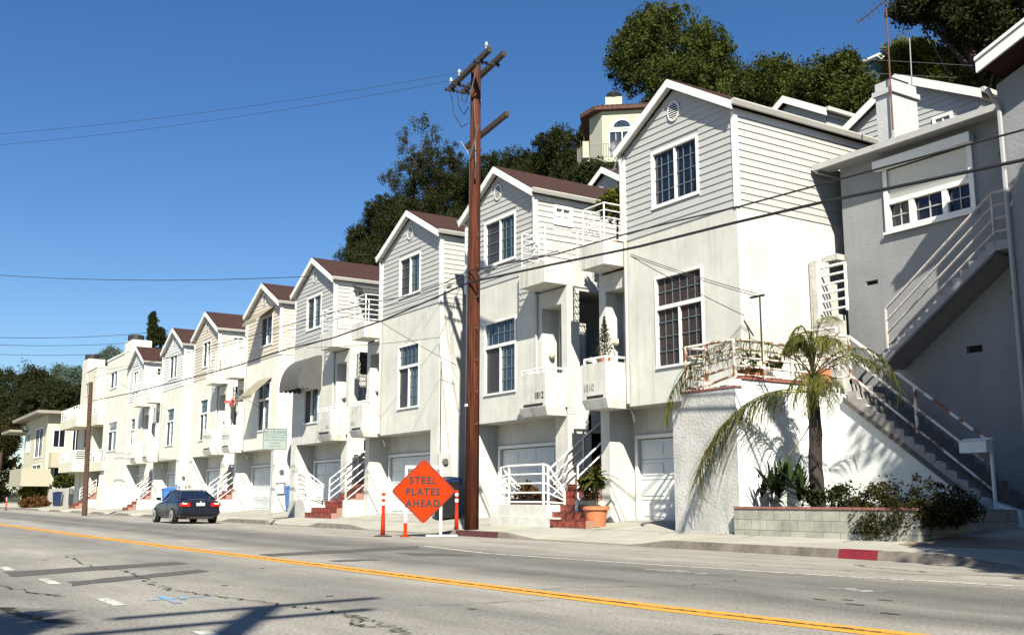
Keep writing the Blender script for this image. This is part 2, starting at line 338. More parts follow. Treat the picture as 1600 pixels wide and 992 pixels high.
# score lines across the sidewalk
LINE = mat('joint_dark', (0.10, 0.09, 0.08), 0.95)
def sheet(name, polys, m, z=None, kind='structure'):
    mb = MB()
    for p in polys: mb.face(p)
    o = mb.build(name, m); o['kind'] = kind; return o
sheet('sidewalk_joint', [[(x, y0, z0+.004), (x+.025, y0, z0+.004), (x+.025, y1, z1+.004), (x, y1, z1+.004)] for x in np.arange(-60, -8, 2.6) for (y0, z0, y1, z1) in ((15.9, .2, 17.0, .31), (17, .31, 18.5, .44))]
      + [[(-120, 16.3, .246), (-10, 16.3, .246), (-10, 16.32, .248), (-120, 16.32, .248)]], LINE)
sheet('driveway', [[(-12.0, 15.9, .207), (2, 15.9, .207), (2, 17.0, .317), (-12.0, 17.0, .317)], [(-12.0, 17.0, .317), (2, 17, .317), (2, 20.7, .5), (-12.0, 20.7, .5)]], DIRT)
sheet('red_kerb_paint', [[(-12.15, KY-.004, 0.004), (-11.35, KY-.004, 0.004), (-11.35, KY+.026, .152), (-12.15, KY+.026, .152)], [(-12.15, KY+.026, .154), (-11.35, KY+.026, .154), (-11.35, KY+.165, .159), (-12.15, KY+.165, .159)]], mat('red_kerb', (0.22, 0.012, 0.022), .8, .35, 4))
sheet('dark_red_kerb_paint', [[(-25.3, KY-.004, 0.004), (-23.1, KY-.004, 0.004), (-23.1, KY+.026, .152), (-25.3, KY+.026, .152)]], mat('dark_red_kerb', (0.09, 0.025, 0.025), .8, .4, 4))
def worn(name, col, wear, under):
    m = bpy.data.materials.new(name); m.use_nodes = True; n = m.node_tree; L = n.links; b = n.nodes['Principled BSDF']; b.inputs['Roughness'].default_value = .8
    g_ = n.nodes.new('ShaderNodeNewGeometry'); no = n.nodes.new('ShaderNodeTexNoise'); no.inputs['Scale'].default_value = 5; no.inputs['Detail'].default_value = 9; no.inputs['Roughness'].default_value = .75; L.new(g_.outputs['Position'], no.inputs[0])
    c = n.nodes.new('ShaderNodeValToRGB'); e = c.color_ramp.elements; e[0].position = wear; e[0].color = (*under, 1); e[1].position = wear+.07; e[1].color = (*col, 1)
    L.new(no.outputs['Fac'], c.inputs[0]); L.new(c.outputs[0], b.inputs['Base Color']); return m
YEL = worn('yellow_paint', (0.62, 0.285, 0.028), 0.33, (0.30, 0.16, 0.05)); WHT = worn('white_paint', (0.55, 0.54, 0.47), 0.44, (0.27, 0.26, 0.22)); BLU = worn('blue_paint', (0.10, 0.36, 0.62), 0.47, (0.24, 0.25, 0.24))
PATCH = mat('asphalt_patch', (0.085, 0.078, 0.07), .95, .3, 9, .5, 50); CRK = mat('crack', (0.06, 0.058, 0.035), 1, .4, 20)
def ribbon(pts, w, z, off=0.0, jit=0.0):
    out = []; pts = [Vector((p[0], p[1], 0)) for p in pts]; L_ = []
    for i, p in enumerate(pts):
        d = (pts[min(i+1, len(pts)-1)]-pts[max(i-1, 0)]).normalized(); n_ = Vector((-d.y, d.x, 0)); ww = w*(1+random.uniform(-jit, jit))
        L_.append((p+n_*(off+ww/2), p+n_*(off-ww/2)))
    for (a, b), (c, d) in zip(L_, L_[1:]): out.append([(a.x, a.y, z), (b.x, b.y, z), (d.x, d.y, z), (c.x, c.y, z)])
    return out
yl = [(-400, 0.5), (-120, 4.6), (-46, 5.62), (-30.6, 5.86), (-22.7, 6.05), (-18.4, 6.22), (-14.7, 6.34), (-11.3, 6.42), (-7.5, 6.55), (-5.3, 6.75), (4, 7.3), (20, 8.5)]
def densify(p, n):
    o = []
    for a, b in zip(p, p[1:]):
        for t in range(n): o.append((a[0]+(b[0]-a[0])*t/n, a[1]+(b[1]-a[1])*t/n))
    return o+[p[-1]]
yd = densify(yl, 12)
sheet('yellow_centre_line', ribbon(yd, .175, .004, .105)+ribbon(yd, .175, .004, -.105), YEL)
sheet('road_seam_crack', ribbon([(x+random.uniform(-.02, .02), y+random.uniform(-.02, .02)) for x, y in densify(yl[2:10], 40)], .035, .008, 0, .8), CRK)
sheet('white_edge_line', ribbon([(-20.1, 10.75), (-16.9, 10.3), (-14.5, 10.47), (-12.3, 10.76), (-9.5, 11.13), (-7.1, 11.66), (0, 13)], .10, .004), WHT)
sheet('white_lane_dash', [[(x0, y0-.06, .004), (x1, y0-.06, .004), (x1, y0+.07, .004), (x0, y0+.07, .004)] for x0, x1, y0 in ((-17.4, -16.5, 2.2), (-14.55, -13.55, 2.31), (-11.4, -10.55, 2.38), (-8.2, -7.3, 2.45), (-20.6, -19.6, 2.15), (-24, -23, 2.1))], WHT)
sheet('white_survey_mark', [q for (cx_, cy2, n_) in ((-11.2, 10.0, 9), (-7.7, 9.6, 5), (-9.2, 12.0, 3)) for i in range(n_) for q in ribbon([(cx_+i*.13-.5, cy2-.1+random.uniform(-.1, .1)), (cx_+i*.13-.42, cy2+.12+random.uniform(-.1, .1))], .05, .004)], WHT)
sheet('blue_survey_mark', ribbon([(-10.9, 2.72), (-11.05, 3.4)], .07, .004)+ribbon([(-11.3, 2.95), (-10.45, 2.9)], .08, .0055)+ribbon([(-11.2, 3.12), (-10.8, 3.05)], .06, .007), BLU)
def rag(pts, j=.06):
    o = []
    for a, b in zip(pts, pts[1:]+pts[:1]):
        for t in range(8): o.append((a[0]+(b[0]-a[0])*t/8+random.uniform(-j, j), a[1]+(b[1]-a[1])*t/8+random.uniform(-j, j)*.5, .004))
    return o
sheet('asphalt_trench_patch', [rag([(-16.15, 2.05), (-15.15, 2.05), (-16.6, 4.75), (-17.3, 4.75)]), rag([(-13.85, 2.5), (-13.2, 2.45), (-14.7, 4.5), (-15.2, 4.5)]), rag([(-18.75, 6.6), (-17.95, 6.55), (-19.1, 10.1), (-20.3, 10.7)]), rag([(-16.3, 6.9), (-15.8, 6.9), (-15.9, 7.7), (-16.2, 7.7)]), rag([(-17.8, 8.9), (-16.7, 8.8), (-16.2, 9.7), (-17.3, 9.6)])], PATCH)
def crack(pts, wd=.026):
    p = densify(pts, 12); return ribbon([(x+random.uniform(-.07, .07), y+random.uniform(-.07, .07)) for x, y in p], wd, .008, 0, .9)
cks = crack([(-19.9, 3.55), (-16.8, 3.3), (-15.5, 3.55), (-14.3, 3.44), (-13, 3.3), (-12, 3.25), (-11, 3.38), (-10.2, 3.6), (-9.6, 3.7), (-8.95, 3.87), (-8.4, 3.85), (-7.6, 3.78), (-6.9, 3.6), (-6, 3.2)])
cks += crack([(-8.3, 3.85), (-8.0, 3.6), (-7.7, 3.65)]) + crack([(-12.6, 1.3), (-11.2, 1.35), (-10, 1.5), (-9.3, 1.7)], .07) + crack([(-14, 1.7), (-12.4, 1.9), (-11.8, 2.1)], .025)
cks += crack([(-9, 4.6), (-8.7, 6.2)], .015)+crack([(-9.9, 6.8), (-9.3, 8.6), (-9.6, 9.6)], .018)+crack([(-13.2, 11.5), (-11, 11.9), (-8.5, 12.4)], .03)+crack([(-10.8, 13.2), (-9, 12.7), (-6, 13.4)], .03)+crack([(-22, 12.8), (-14, 13.2), (-9, 13.6)], .025)
sheet('road_crack', cks, CRK)
sheet('road_oil_spot', [rag([(x, y), (x+.12*s_, y), (x+.12*s_, y+.07), (x, y+.07)], .02) for x, y, s_ in ((-7.2, 8.6, 1), (-7.0, 8.9, 1.3), (-6.9, 8.3, 1.6), (-7.4, 8.4, 1.2), (-6.2, 7.9, 1.6), (-8.5, 5.0, .7), (-10.4, 4.4, .7), (-12.3, 3.9, .7), (-5.9, 5.6, 1), (-19, 3, .8), (-15, 5.3, .8))], CRK)

# ------------------------------------------------------------------ building pieces
YF = 17.6
def window(parent, P, u0, u1, z0, z1, fw=.07, split=None, transom=None, cols=(0, 0), rows=(0, 0), top=None, mats=(SCREEN, GLASS), name='window', mun=MUNT, depth=.07):
    """P(u,z,d): d>0 inwards. Frame proud by 3cm, panes set in."""
    def bx(mb, a, b, c, d, d0, d1):
        q = [P(a, c, d0), P(b, c, d0), P(b, d, d0), P(a, d, d0)]; off = Vector(P(a, c, d1))-Vector(P(a, c, d0)); mb.prism(q, off)
    f = MB(); bx(f, u0, u1, z1-fw, z1, -.03, .06); bx(f, u0, u1, z0, z0+fw, -.045, .06); bx(f, u0, u0+fw, z0+fw, z1-fw, -.03, .06); bx(f, u1-fw, u1, z0+fw, z1-fw, -.03, .06)
    sp = split if split is not None else (u0+u1)/2; zt = transom if transom else z1-fw
    if transom: bx(f, u0+fw, u1-fw, transom-.05, transom+.05, -.02, .06)
    bx(f, sp-.025, sp+.025, z0+fw, zt-(.05 if transom else 0), -.01, .06)
    fo = f.build(name, TRIM, parent)
    g_ = MB()
    def pane(a, b, c, d, mi): g_.cur = mi; g_.face([P(a, c, depth-.01), P(b, c, depth-.01), P(b, d, depth-.01), P(a, d, depth-.01)])
    pane(u0+fw, sp-.02, z0+fw, zt, 0); pane(sp+.02, u1-fw, z0+fw, zt, 1)
    if transom: pane(u0+fw, u1-fw, transom, z1-fw, 1)
    g_.build('pane', list(mats), fo)
    mm = MB(); hw = .011
    for (a, b, c, d, nc, nr) in ((u0+fw, sp-.025, z0+fw, zt, cols[0], rows[0]), (sp+.025, u1-fw, z0+fw, zt, cols[1], rows[1])) + (((u0+fw, u1-fw, transom+.05, z1-fw, cols[2], rows[2]),) if transom else ()):
        for i in range(1, nc): x = a+(b-a)*i/nc; bx(mm, x-hw, x+hw, c, d, depth-.03, depth-.015)
        for i in range(1, nr): z = c+(d-c)*i/nr; bx(mm, a, b, z-hw, z+hw, depth-.034, depth-.012)
    if mm.f: mm.build('muntins', mun, fo)
    return fo
def siding(mb, P, z0, z1, ext, holes=(), step=.18, lip=.024):
    """lap boards. ext(z)->(u0,u1); holes (u0,u1,z0,z1)"""
    n = max(1, int((z1-z0)/step))
    for i in range(n+1):
        a = z0+i*step; b = min(a+step, z1)
        if b-a < .02: continue
        ua, ub = ext(a+.001); ta, tb = ext(b)
        if ub-ua < .05: continue
        segs = [(ua, ub, ta, tb)]
        for h in holes:
            if h[2]-.001 < b and h[3] > a+.001:
                ns = []
                for (p, q, r, t) in segs:
                    if p < h[0]: ns.append((p, min(q, h[0]), r, min(t, h[0])))
                    if q > h[1]: ns.append((max(p, h[1]), q, max(r, h[1]), t))
                segs = ns if h[0] > ua or h[1] < ub else segs
        for (p, q, r, t) in segs:
            if q-p < .01: continue
            mb.face([P(p, a, -lip), P(q, a, -lip), P(t, b, -.004), P(r, b, -.004)]); mb.face([P(p, a, 0), P(q, a, 0), P(q, a, -lip), P(p, a, -lip)])
def railing(parent, path, z0, z1, nb=6, r=.022, posts=1.0, name='railing', m=None, slope=None):
    """horizontal-bar railing along xy path, z0/z1 floats or per-point lists"""
    mb = MB(); n = len(path); Z0 = z0 if isinstance(z0, (list, tuple)) else [z0]*n; Z1 = z1 if isinstance(z1, (list, tuple)) else [z1]*n
    for k in range(nb):
        t = k/max(1, nb-1) if nb > 1 else 1
        t = .06+.94*t if nb > 1 else 1
        mb.tube([(p[0], p[1], a+(b-a)*t) for p, a, b in zip(path, Z0, Z1)], r*(1.25 if k == nb-1 else 1), 5)
    for i in range(n-1):
        p, q = Vector((*path[i], 0)), Vector((*path[i+1], 0)); L_ = (q-p).length; c = max(1, int(round(L_/posts)))
        for j in range(c+(1 if i == n-2 else 0)):
            t = j/c; x = p.lerp(q, t); a = Z0[i]+(Z0[i+1]-Z0[i])*t; b = Z1[i]+(Z1[i+1]-Z1[i])*t; mb.tube([(x.x, x.y, a-.02), (x.x, x.y, b)], r*1.3, 6)
    return mb.build(name, m or RAIL, parent)
FR = lambda Y: (lambda u, z, d: (u, Y+d, z))             # wall facing the street, u = x
SD = lambda X, s: (lambda u, z, d: (X-s*d, u, z))        # side wall facing s*X, u = y
def garage_door(parent, x0, x1, y, z0, z1, cols=4, rows=4):
    mb = MB(); mb.face([(x0, y, z0), (x1, y, z0), (x1, y, z1), (x0, y, z1)])
    rh = (z1-z0)/rows; cw_ = (x1-x0)/cols
    for i in range(rows):
        zz = z0+i*rh; mb.box(x0, x1, y-.035, y-.002, zz+.008, zz+rh-.008)
        for j in range(cols): a = x0+j*cw_; mb.box(a+.1, a+cw_-.1, y-.05, y-.036, zz+.12, zz+rh-.12)
    mb.build('garage_door', GARD, parent)
def vent(parent, cx, cz, y, r):
    v = thing_child('gable_vent', parent)
    n = 20; mb = MB(); ring = [(cx+math.cos(a)*r*.82, cz+math.sin(a)*r) for a in [2*math.pi*i/n for i in range(n)]]; inn = [(cx+(x-cx)*.82, cz+(z-cz)*.85) for x, z in ring]
    for i in range(n):
        a, b, c, d = ring[i], ring[(i+1) % n], inn[(i+1) % n], inn[i]
        mb.face([(a[0], y-.05, a[1]), (b[0], y-.05, b[1]), (c[0], y-.05, c[1]), (d[0], y-.05, d[1])]); mb.face([(a[0], y, a[1]), (b[0], y, b[1]), (b[0], y-.05, b[1]), (a[0], y-.05, a[1])])
    k = 7
    for i in range(k):
        z = cz-r*.8+(i+.5)*r*1.6/k; hw = math.sqrt(max(0, 1-((z-cz)/(r*.85))**2))*r*.69
        mb.face([(cx-hw, y-.045, z-.02), (cx+hw, y-.045, z-.02), (cx+hw, y-.03, z+.02), (cx-hw, y-.03, z+.02)])
    mb.build('gable_vent', TRIM, parent)
    MB().face([(x, y-.024, z) for x, z in inn]).build('vent_opening', DARK, parent.children[-1])
def thing_child(*a): return None

def row_house(x0, x1, s, zw, label, num=None, sid=SIDG, stuc=STUC, winL=(0.27, .685), sidewin=True, depth=9.5, awn=None, frame_munt=False, pot=None, downx=True, yb=None, dusk=False, balc_mat=None):
    """x0,x1 bay; s=+1 stair zone on the right, -1 on the left; zw zone width"""
    W = x1-x0; YB = YF+depth; zo, z1, z2, ze = 3.42, 7.95, 10.45, 11.75
    t = thing('row_house', label, 'house', ((x0+x1)/2, YF, 0), 'row houses with front gables')
    # openings
    a, b = x0+winL[0]*W, x0+winL[1]*W
    W1 = (a, b, 8.56, 10.16); W2 = (a+.03, b, 4.3, 6.72)
    xo = x0 if s > 0 else x1                     # outer edge
    xi = x1 if s > 0 else x0                     # inner edge (stair side)
    xz = xi+s*zw                                 # end of stair zone part
    wall = MB()
    wall.grid(x0, x1, zo, z1, [W2], FR(YF), .12)
    # bay sides
    wall.grid(YF, YB, zo if s > 0 else .3, z1, [], SD(x1, 1), .1) if False else None
    for X, sg in ((x0, -1), (x1, 1)): wall.face([(X, YF, zo if X == xi else .2), (X, YB, zo if X == xi else .2), (X, YB, z1), (X, YF, z1)])
    wall.face([(min(xo, xz)-0, YF, zo)]+[(max(xo, xz), YF, zo), (max(xo, xz), 18.5, zo), (min(xo, xz), 18.5, zo)]) if False else None
    wall.face([(x0, YF, zo), (x1, YF, zo), (x1, 18.55, zo), (x0, 18.55, zo)])   # soffit of the overhang
    # outer column, garage recess
    ci = xo+s*.62
    wall.box(min(xo, ci)+.002, max(xo, ci)-.002, YF+.002, 18.5, .2, zo+.01)
    # inner column under the porch
    cz0 = xz-s*(.62 if s > 0 else .38)
    wall.box(min(xz, cz0), max(xz, cz0), YF+.05, 18.5 if s > 0 else 18.6, .2, zo+.01)
    ga, gb = sorted((ci, cz0)); da, db = ga+.22, gb-.2
    wall.grid(ga, gb, .2, zo+.1, [(da, db, .2, 2.62)], FR(18.5), .12)
    wall.face([(min(xi, xz), YF+.05, zo+.003), (max(xi, xz), YF+.05, zo+.003), (max(xi, xz), 18.5, zo+.003), (min(xi, xz), 18.5, zo+.003)])
    # porch block
    pa, pb = sorted((xi, xz)); oa, ob = (pa+.3, pb-.28) if s > 0 else (pa+.3, pb-.12)
    wall.grid(pa, pb, zo, 7.2, [(oa, ob, 4.0, 6.72)], FR(YF+.05), .62)
    by = YF+.67
    dxa = oa+.08
    wall.grid(oa, ob, 4.0, 6.72, [(dxa, ob-.02, 4.02, 6.2)], FR(by), .3)
    # side face of the porch block toward the stairwell
    for X, op in ((xz, s > 0),):
        wall.grid(YF+.05, 22.5, zo, 7.9, [(18.1, 20.9, 4.85, 7.12)] if op else [], SD(X, s), .15)
        wall.grid(18.4, 22.5, 2.9, zo, [], SD(X, s), .1)
    wall.face([(pa, YF+.05, 7.2), (pb, YF+.05, 7.2), (pb, 22.5, 7.2), (pa, 22.5, 7.2)])
    # terrace parapet rear of balcony on the stairwell side (thickness)
    wall.box(min(xz, xz-s*.12)+.003, max(xz, xz-s*.12)-.003, YF+.06, 22.4, 7.2, 7.9)
    wall.build('wall', stuc, t)
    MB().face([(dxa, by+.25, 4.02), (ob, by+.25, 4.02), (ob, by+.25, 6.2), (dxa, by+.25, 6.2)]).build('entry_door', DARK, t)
    garage_door(t, da, db, 18.6, .42, 2.6, 4 if db-da > 3 else 3)
    MB().box(da-.1, da, 18.44, 18.5, .44, 2.72).box(db, db+.1, 18.44, 18.5, .44, 2.72).box(da, db, 18.44, 18.5, 2.62, 2.72).build('garage_door_frame', TRIM, t)
    # lamp globe on porch wall
    lm = MB(); lm.lathe((oa+.09, YF+.36, 5.3), [(.02, -.1), (.07, -.08), (.1, -.02), (.1, .03), (.07, .09), (.02, .11)], 12); lm.build('porch_lamp', mat('lamp_globe', (.55, .5, .38), .4), t, True)
    # balconies
    bm = balc_mat or STAIN
    if s > 0: u0, u1 = xi+.25, xz+.008
    else: u0, u1 = xz+.2, xi-.03
    up = MB(); up.box(u0, u1, 16.85, YF-.003 if s < 0 else YF+.5, 7.25, 7.9); up.build('upper_balcony', bm, t)
    railing(t.children[-1], [(u0+.05, YF-.05), (u0+.05, 16.93), (u1-.07, 16.93), (u1-.07, YF+.0 if s < 0 else 19.3)], 7.92, 8.98, 6, .017)
    lo = MB(); lo.box(u0, u1, 16.85, YF-.003 if s < 0 else YF+.4, 3.62, 4.6)
    lo.prism([(u0, 16.85, 3.62), (u1, 16.85, 3.62), (u1-.04, 16.95, 3.37), (u0+.04, 16.95, 3.37)], (0, .7, 0)); lo.build('lower_balcony', bm, t)
    lb = t.children[-1]
    railing(lb, [(u0+.05, YF-.05), (u0+.05, 16.93), (u1-.07, 16.93), (u1-.07, YF+.0 if s < 0 else YF+.35)], 4.61, 4.74, 1, .03, .4)
    MB().box(u0+.25, u1-.12, 16.835, 16.852, 3.66, 3.72).build('drain_slot', DARK, lb)
    if num: text_mesh(num, .27 if num < '1813' else .2, 'house_number', BLK if num == '1812' else mat('grey_digits', (.25, .24, .22), .7), lb, ((u1-.32) if num not in ('1810', '1816') else u0+.32, 16.846, 3.86), (1, 0, 0), (0, 0, 1), .006, sx=.9)
    # windows
    win2 = dict(cols=(3, 3, 6) if frame_munt else (0, 3, 5), rows=(4, 4, 2) if frame_munt else (0, 4, 2), transom=5.88)
    window(t, FR(YF), *W2, fw=.06, mats=(CURT if frame_munt else SCREEN, CURT if frame_munt else GLASS), **win2)
    window(t, FR(YF), *W1, fw=.09, cols=(3, 3) if frame_munt else (0, 3), rows=(4, 4), mats=(GLASSD, GLASSD) if frame_munt else (SCREEN, GLASS))
    # siding, gable
    zg = 12-.38
    def ext(z): k = max(0, (z-z2)/(zg-z2)); return (x0+(W/2)*k, x1-(W/2)*k)
    sd = MB()
    b1 = MB(); P = FR(YF)
    hs = [(W1[0], W1[1], W1[2], W1[3])]
    siding(sd, P, z1, zg, ext, hs)
    sd.grid(x0, x1, z1, z2, hs, FR(YF+.004), .1)
    sd.face([(x0, YF+.004, z2), (x1, YF+.004, z2), ((x0+x1)/2, YF+.004, zg)])
    for X, sg in ((x0, -1), (x1, 1)):
        hh = [(YF+.72, YF+1.45, 9.55, 10.2)] if (X == xi and sidewin) else []
        siding(sd, SD(X, sg), z1, z2, lambda z: (YF, YB), hh); sd.grid(YF, YB, z1, z2, hh, SD(X-.004*sg, sg), .05)
        if hh: window(t, SD(X, sg), *hh[0], fw=.1, cols=(0, 0), rows=(2, 2), mats=(CURT, CURT) if dusk else (mat('white_blind', (.6, .6, .55), .7), MATS.get('white_blind') or mat('white_blind', (.6, .6, .55), .7)), name='side_window', mun=TRIM)
    sd.face([(x0, YB, .4), (x1, YB, .4), (x1, YB, z2), (x0, YB, z2)]); sd.face([(x0, YB, z2), (x1, YB, z2), ((x0+x1)/2, YB, zg)])
    sd.build('siding', sid, t)
    for X in (x0, x1): MB().box(X-.05, X+.05, YF-.045, YF+.09, z1-.02, z2-.12).build('corner_board', TRIM, t)
    # roof
    oh = .17; pk = (x0+x1)/2; ex0, ex1 = x0-oh, x1+oh; sl_ = (zg+.12-(z2+.05))/(W/2); zeave = z2+.05-sl_*oh; zp = zg+.12
    rf = MB(); yf_ = YF-.22
    for (xe) in (ex0, ex1): rf.prism([(xe, yf_+.02, zeave+.16), (pk, yf_+.02, zp+.16), (pk, yf_+.02, zp+.05), (xe, yf_+.02, zeave+.05)], (0, YB+.2-yf_, 0))
    rfo = rf.build('roof', ROOF, t)
    fa = MB()
    for (xe) in (ex0, ex1): fa.prism([(xe, yf_-.03, zeave+.12), (pk, yf_-.03, zp+.12), (pk, yf_-.03, zp-.10), (xe, yf_-.03, zeave-.10)], (0, .05, 0))
    for (xe) in (ex0, ex1): fa.prism([(xe, yf_+.025, zeave+.045), (pk, yf_+.025, zp+.045), (pk, yf_+.025, zp+.02), (xe, yf_+.025, zeave+.02)], (0, .2, 0))
    for (xe, sg) in ((x0, -1), (x1, 1)): fa.box(xe, xe+sg*.04, YF-.02, YB, z2-.2, z2-.04)
    fa.build('fascia', TRIM, rfo)
    for (xe, sg) in ((ex0, -1), (ex1, 1)): MB().prism([(xe, yf_-.02, zeave+.02), (xe+sg*.07, yf_-.02, zeave+.02), (xe+sg*.12, yf_-.02, zeave+.12), (xe+sg*.12, yf_-.02, zeave+.15), (xe, yf_-.02, zeave+.15)], (0, YB+.12-yf_, 0)).build('gutter', GUT, rfo)
    xd = x0-.07 if s < 0 else x1+.07
    ds = MB(); sg = 1 if s > 0 else -1; ds.tube([(xd, yf_+.1, zeave), (xd, YF-.08, zeave-.35), (xd, YF-.08, 7.95)], .045, 6)
    ds.build('downspout', GUT, t); ds = MB(); ds.tube([(xi-s*.06, YF-.07, 7.95), (xi-s*.06, YF-.07, 3.5), (xi+s*.1, YF+.25, 3.2), (xi+s*.2, YF+.35, 3.05)], .045, 6) if s < 0 else ds.tube([(xi+.07, YF-.0, 7.2), (xi+.07, YF-.0, 3.7)], .045, 6)
    ds.build('downspout', GUT, t)
    # round vent
    mb = MB(); cz_ = 11.02; rr = .27; n = 20; cx_ = pk+.0; y = YF-.035
    ring = [(cx_+math.cos(2*math.pi*i/n)*rr*.85, cz_+math.sin(2*math.pi*i/n)*rr) for i in range(n)]; inn = [(cx_+(p-cx_)*.82, cz_+(q-cz_)*.85) for p, q in ring]
    for i in range(n):
        A, B, C_, D = ring[i], ring[(i+1) % n], inn[(i+1) % n], inn[i]
        mb.face([(A[0], y-.02, A[1]), (B[0], y-.02, B[1]), (C_[0], y-.02, C_[1]), (D[0], y-.02, D[1])]); mb.face([(A[0], y+.03, A[1]), (B[0], y+.03, B[1]), (B[0], y-.02, B[1]), (A[0], y-.02, A[1])])
    for i in range(7):
        z = cz_-rr*.8+(i+.5)*rr*1.6/7; hw = math.sqrt(max(0, 1-((z-cz_)/(rr*.86))**2))*rr*.69
        mb.face([(cx_-hw, y-.018, z-.012), (cx_+hw, y-.018, z-.012), (cx_+hw, y-.012, z+.010), (cx_-hw, y-.012, z+.010)])
    vo = mb.build('gable_vent', TRIM, t)
    MB().face([(p, y+.001, q) for p, q in inn]).build('vent_opening', DARK, vo)
    if awn: awn(t, W1, W2)
    return t

def flat_awning(t, W, m, drop=.75, out=.95, up=.35, nm='window_awning'):
    a, b = W[0]-.12, W[1]+.15; z = W[3]+up; mb = MB()
    mb.prism([(a, YF-.03, z), (a, YF-out, z-drop), (a, YF-out+.01, z-drop-.03), (a, YF-.03, z-.03)], (b-a, 0, 0))
    mb.prism([(a, YF-out, z-drop), (a, YF-out-.01, z-drop-.16), (a, YF-out+.0, z-drop-.16), (a, YF-out+.012, z-drop)], (b-a, 0, 0))
    mb.build(nm, m, t)
AWB = mat('awning_tan', (.27, .235, .165), .85, .15, 3); AWG = mat('awning_grey', (.085, .083, .078), .85, .15, 3)
def awn_h5(t, W1, W2): flat_awning(t, W1, AWB); flat_awning(t, W2, AWB, .9, 1.0, .2)
def awn_h4(t, W1, W2):
    # rounded fabric awning with a scalloped edge over the lower window
    a, b = W2[0]-.35, W2[1]+.25; zt = W2[3]+.55; mb = MB(); n = 10; prof = [(YF-.02-math.sin(i/n*math.pi/2)*1.05, zt-(1-math.cos(i/n*math.pi/2))*1.35) for i in range(n+1)]
    for (y0, z0_), (y1, z1_) in zip(prof, prof[1:]): mb.face([(a, y0, z0_), (b, y0, z0_), (b, y1, z1_), (a, y1, z1_)]); 
    for x in (a, b):
        mb.face([(x, y, z) for y, z in prof]+[(x, YF-.02, prof[-1][1])])
    k = 12; wd = (b-a)/k; y, z = prof[-1]
    for i in range(k):
        x = a+i*wd; mb.face([(x, y, z), (x+wd, y, z)]+[(x+wd*(.5+.5*math.cos(q)), y, z-.1-.09*math.sin(q)) for q in [j*math.pi/6 for j in range(7)]])
    for X in (a, b):
        for i in range(5):
            yy = YF-.02-i*.21; mb.face([(X, yy, z), (X, yy-.21, z)]+[(X, yy-.105-.105*math.cos(q), z-.1-.09*math.sin(q)) for q in [j*math.pi/4 for j in range(5)]])
    mb.build('dome_awning', AWG, t)
    # scalloped patio cover under the eave on the right side
    mb = MB(); X = t.location.x+2.3
    mb.prism([(X, 18.4, 10.35), (X+1.1, 18.4, 10.0), (X+1.1, 18.4, 9.97), (X, 18.4, 10.3)], (0, 4.5, 0))
    for i in range(18): yy = 18.4+i*.25; mb.face([(X+1.1, yy, 9.99), (X+1.1, yy+.25, 9.99)]+[(X+1.1, yy+.125+.125*math.cos(q), 9.86-.06*math.sin(q)) for q in [j*math.pi/4 for j in range(5)]])
    mb.build('terrace_awning', AWG, t)

H1 = row_house(-21.45, -17.24, -1, 1.3, 'nearest gabled row house, gridded dark windows, beside the blue-grey stucco building', '1810', SIDG, STUC, (.27, .705), sidewin=False, frame_munt=True)
H2 = row_house(-30.1, -25.9, 1, 1.6, 'gabled row house numbered 1812 just right of the tall brown utility pole', '1812', SIDG, STUC, (.285, .75))
H3 = row_house(-36.7, -31.93, -1, 1.4, 'gabled row house just left of the tall pole with pole shadow on its side wall', '1816', SIDG, STUC, (.31, .68))
H4 = row_house(-46.1, -41.45, 1, 1.6, 'gabled row house with a dark rounded awning over its lower window', '1818', SIDG, STUC, (.30, .68), awn=awn_h4)
H5 = row_house(-52.95, -48.1, -1, 1.5, 'beige sided row house with two tan sloping window awnings', None, SIDB, STUCB, (.42, .78), awn=awn_h5, balc_mat=STUCB)
H6 = row_house(-62.7, -57.85, 1, 1.7, 'beige sided row house directly left of the one with tan awnings', None, SIDB, STUCB, (.35, .68), balc_mat=STUCB)
H7 = row_house(-69.8, -64.95, -1, 1.6, 'cream row house with plain dark windows, second from the far end of the gabled row', None, SIDC, STUCB, (.3, .68), balc_mat=STUCB)
H8 = row_house(-79.6, -74.8, 1, 1.8, 'farthest gabled row house, beside the flat-topped stucco buildings', None, SIDC, STUCB, (.3, .6), balc_mat=STUCB, dusk=True)
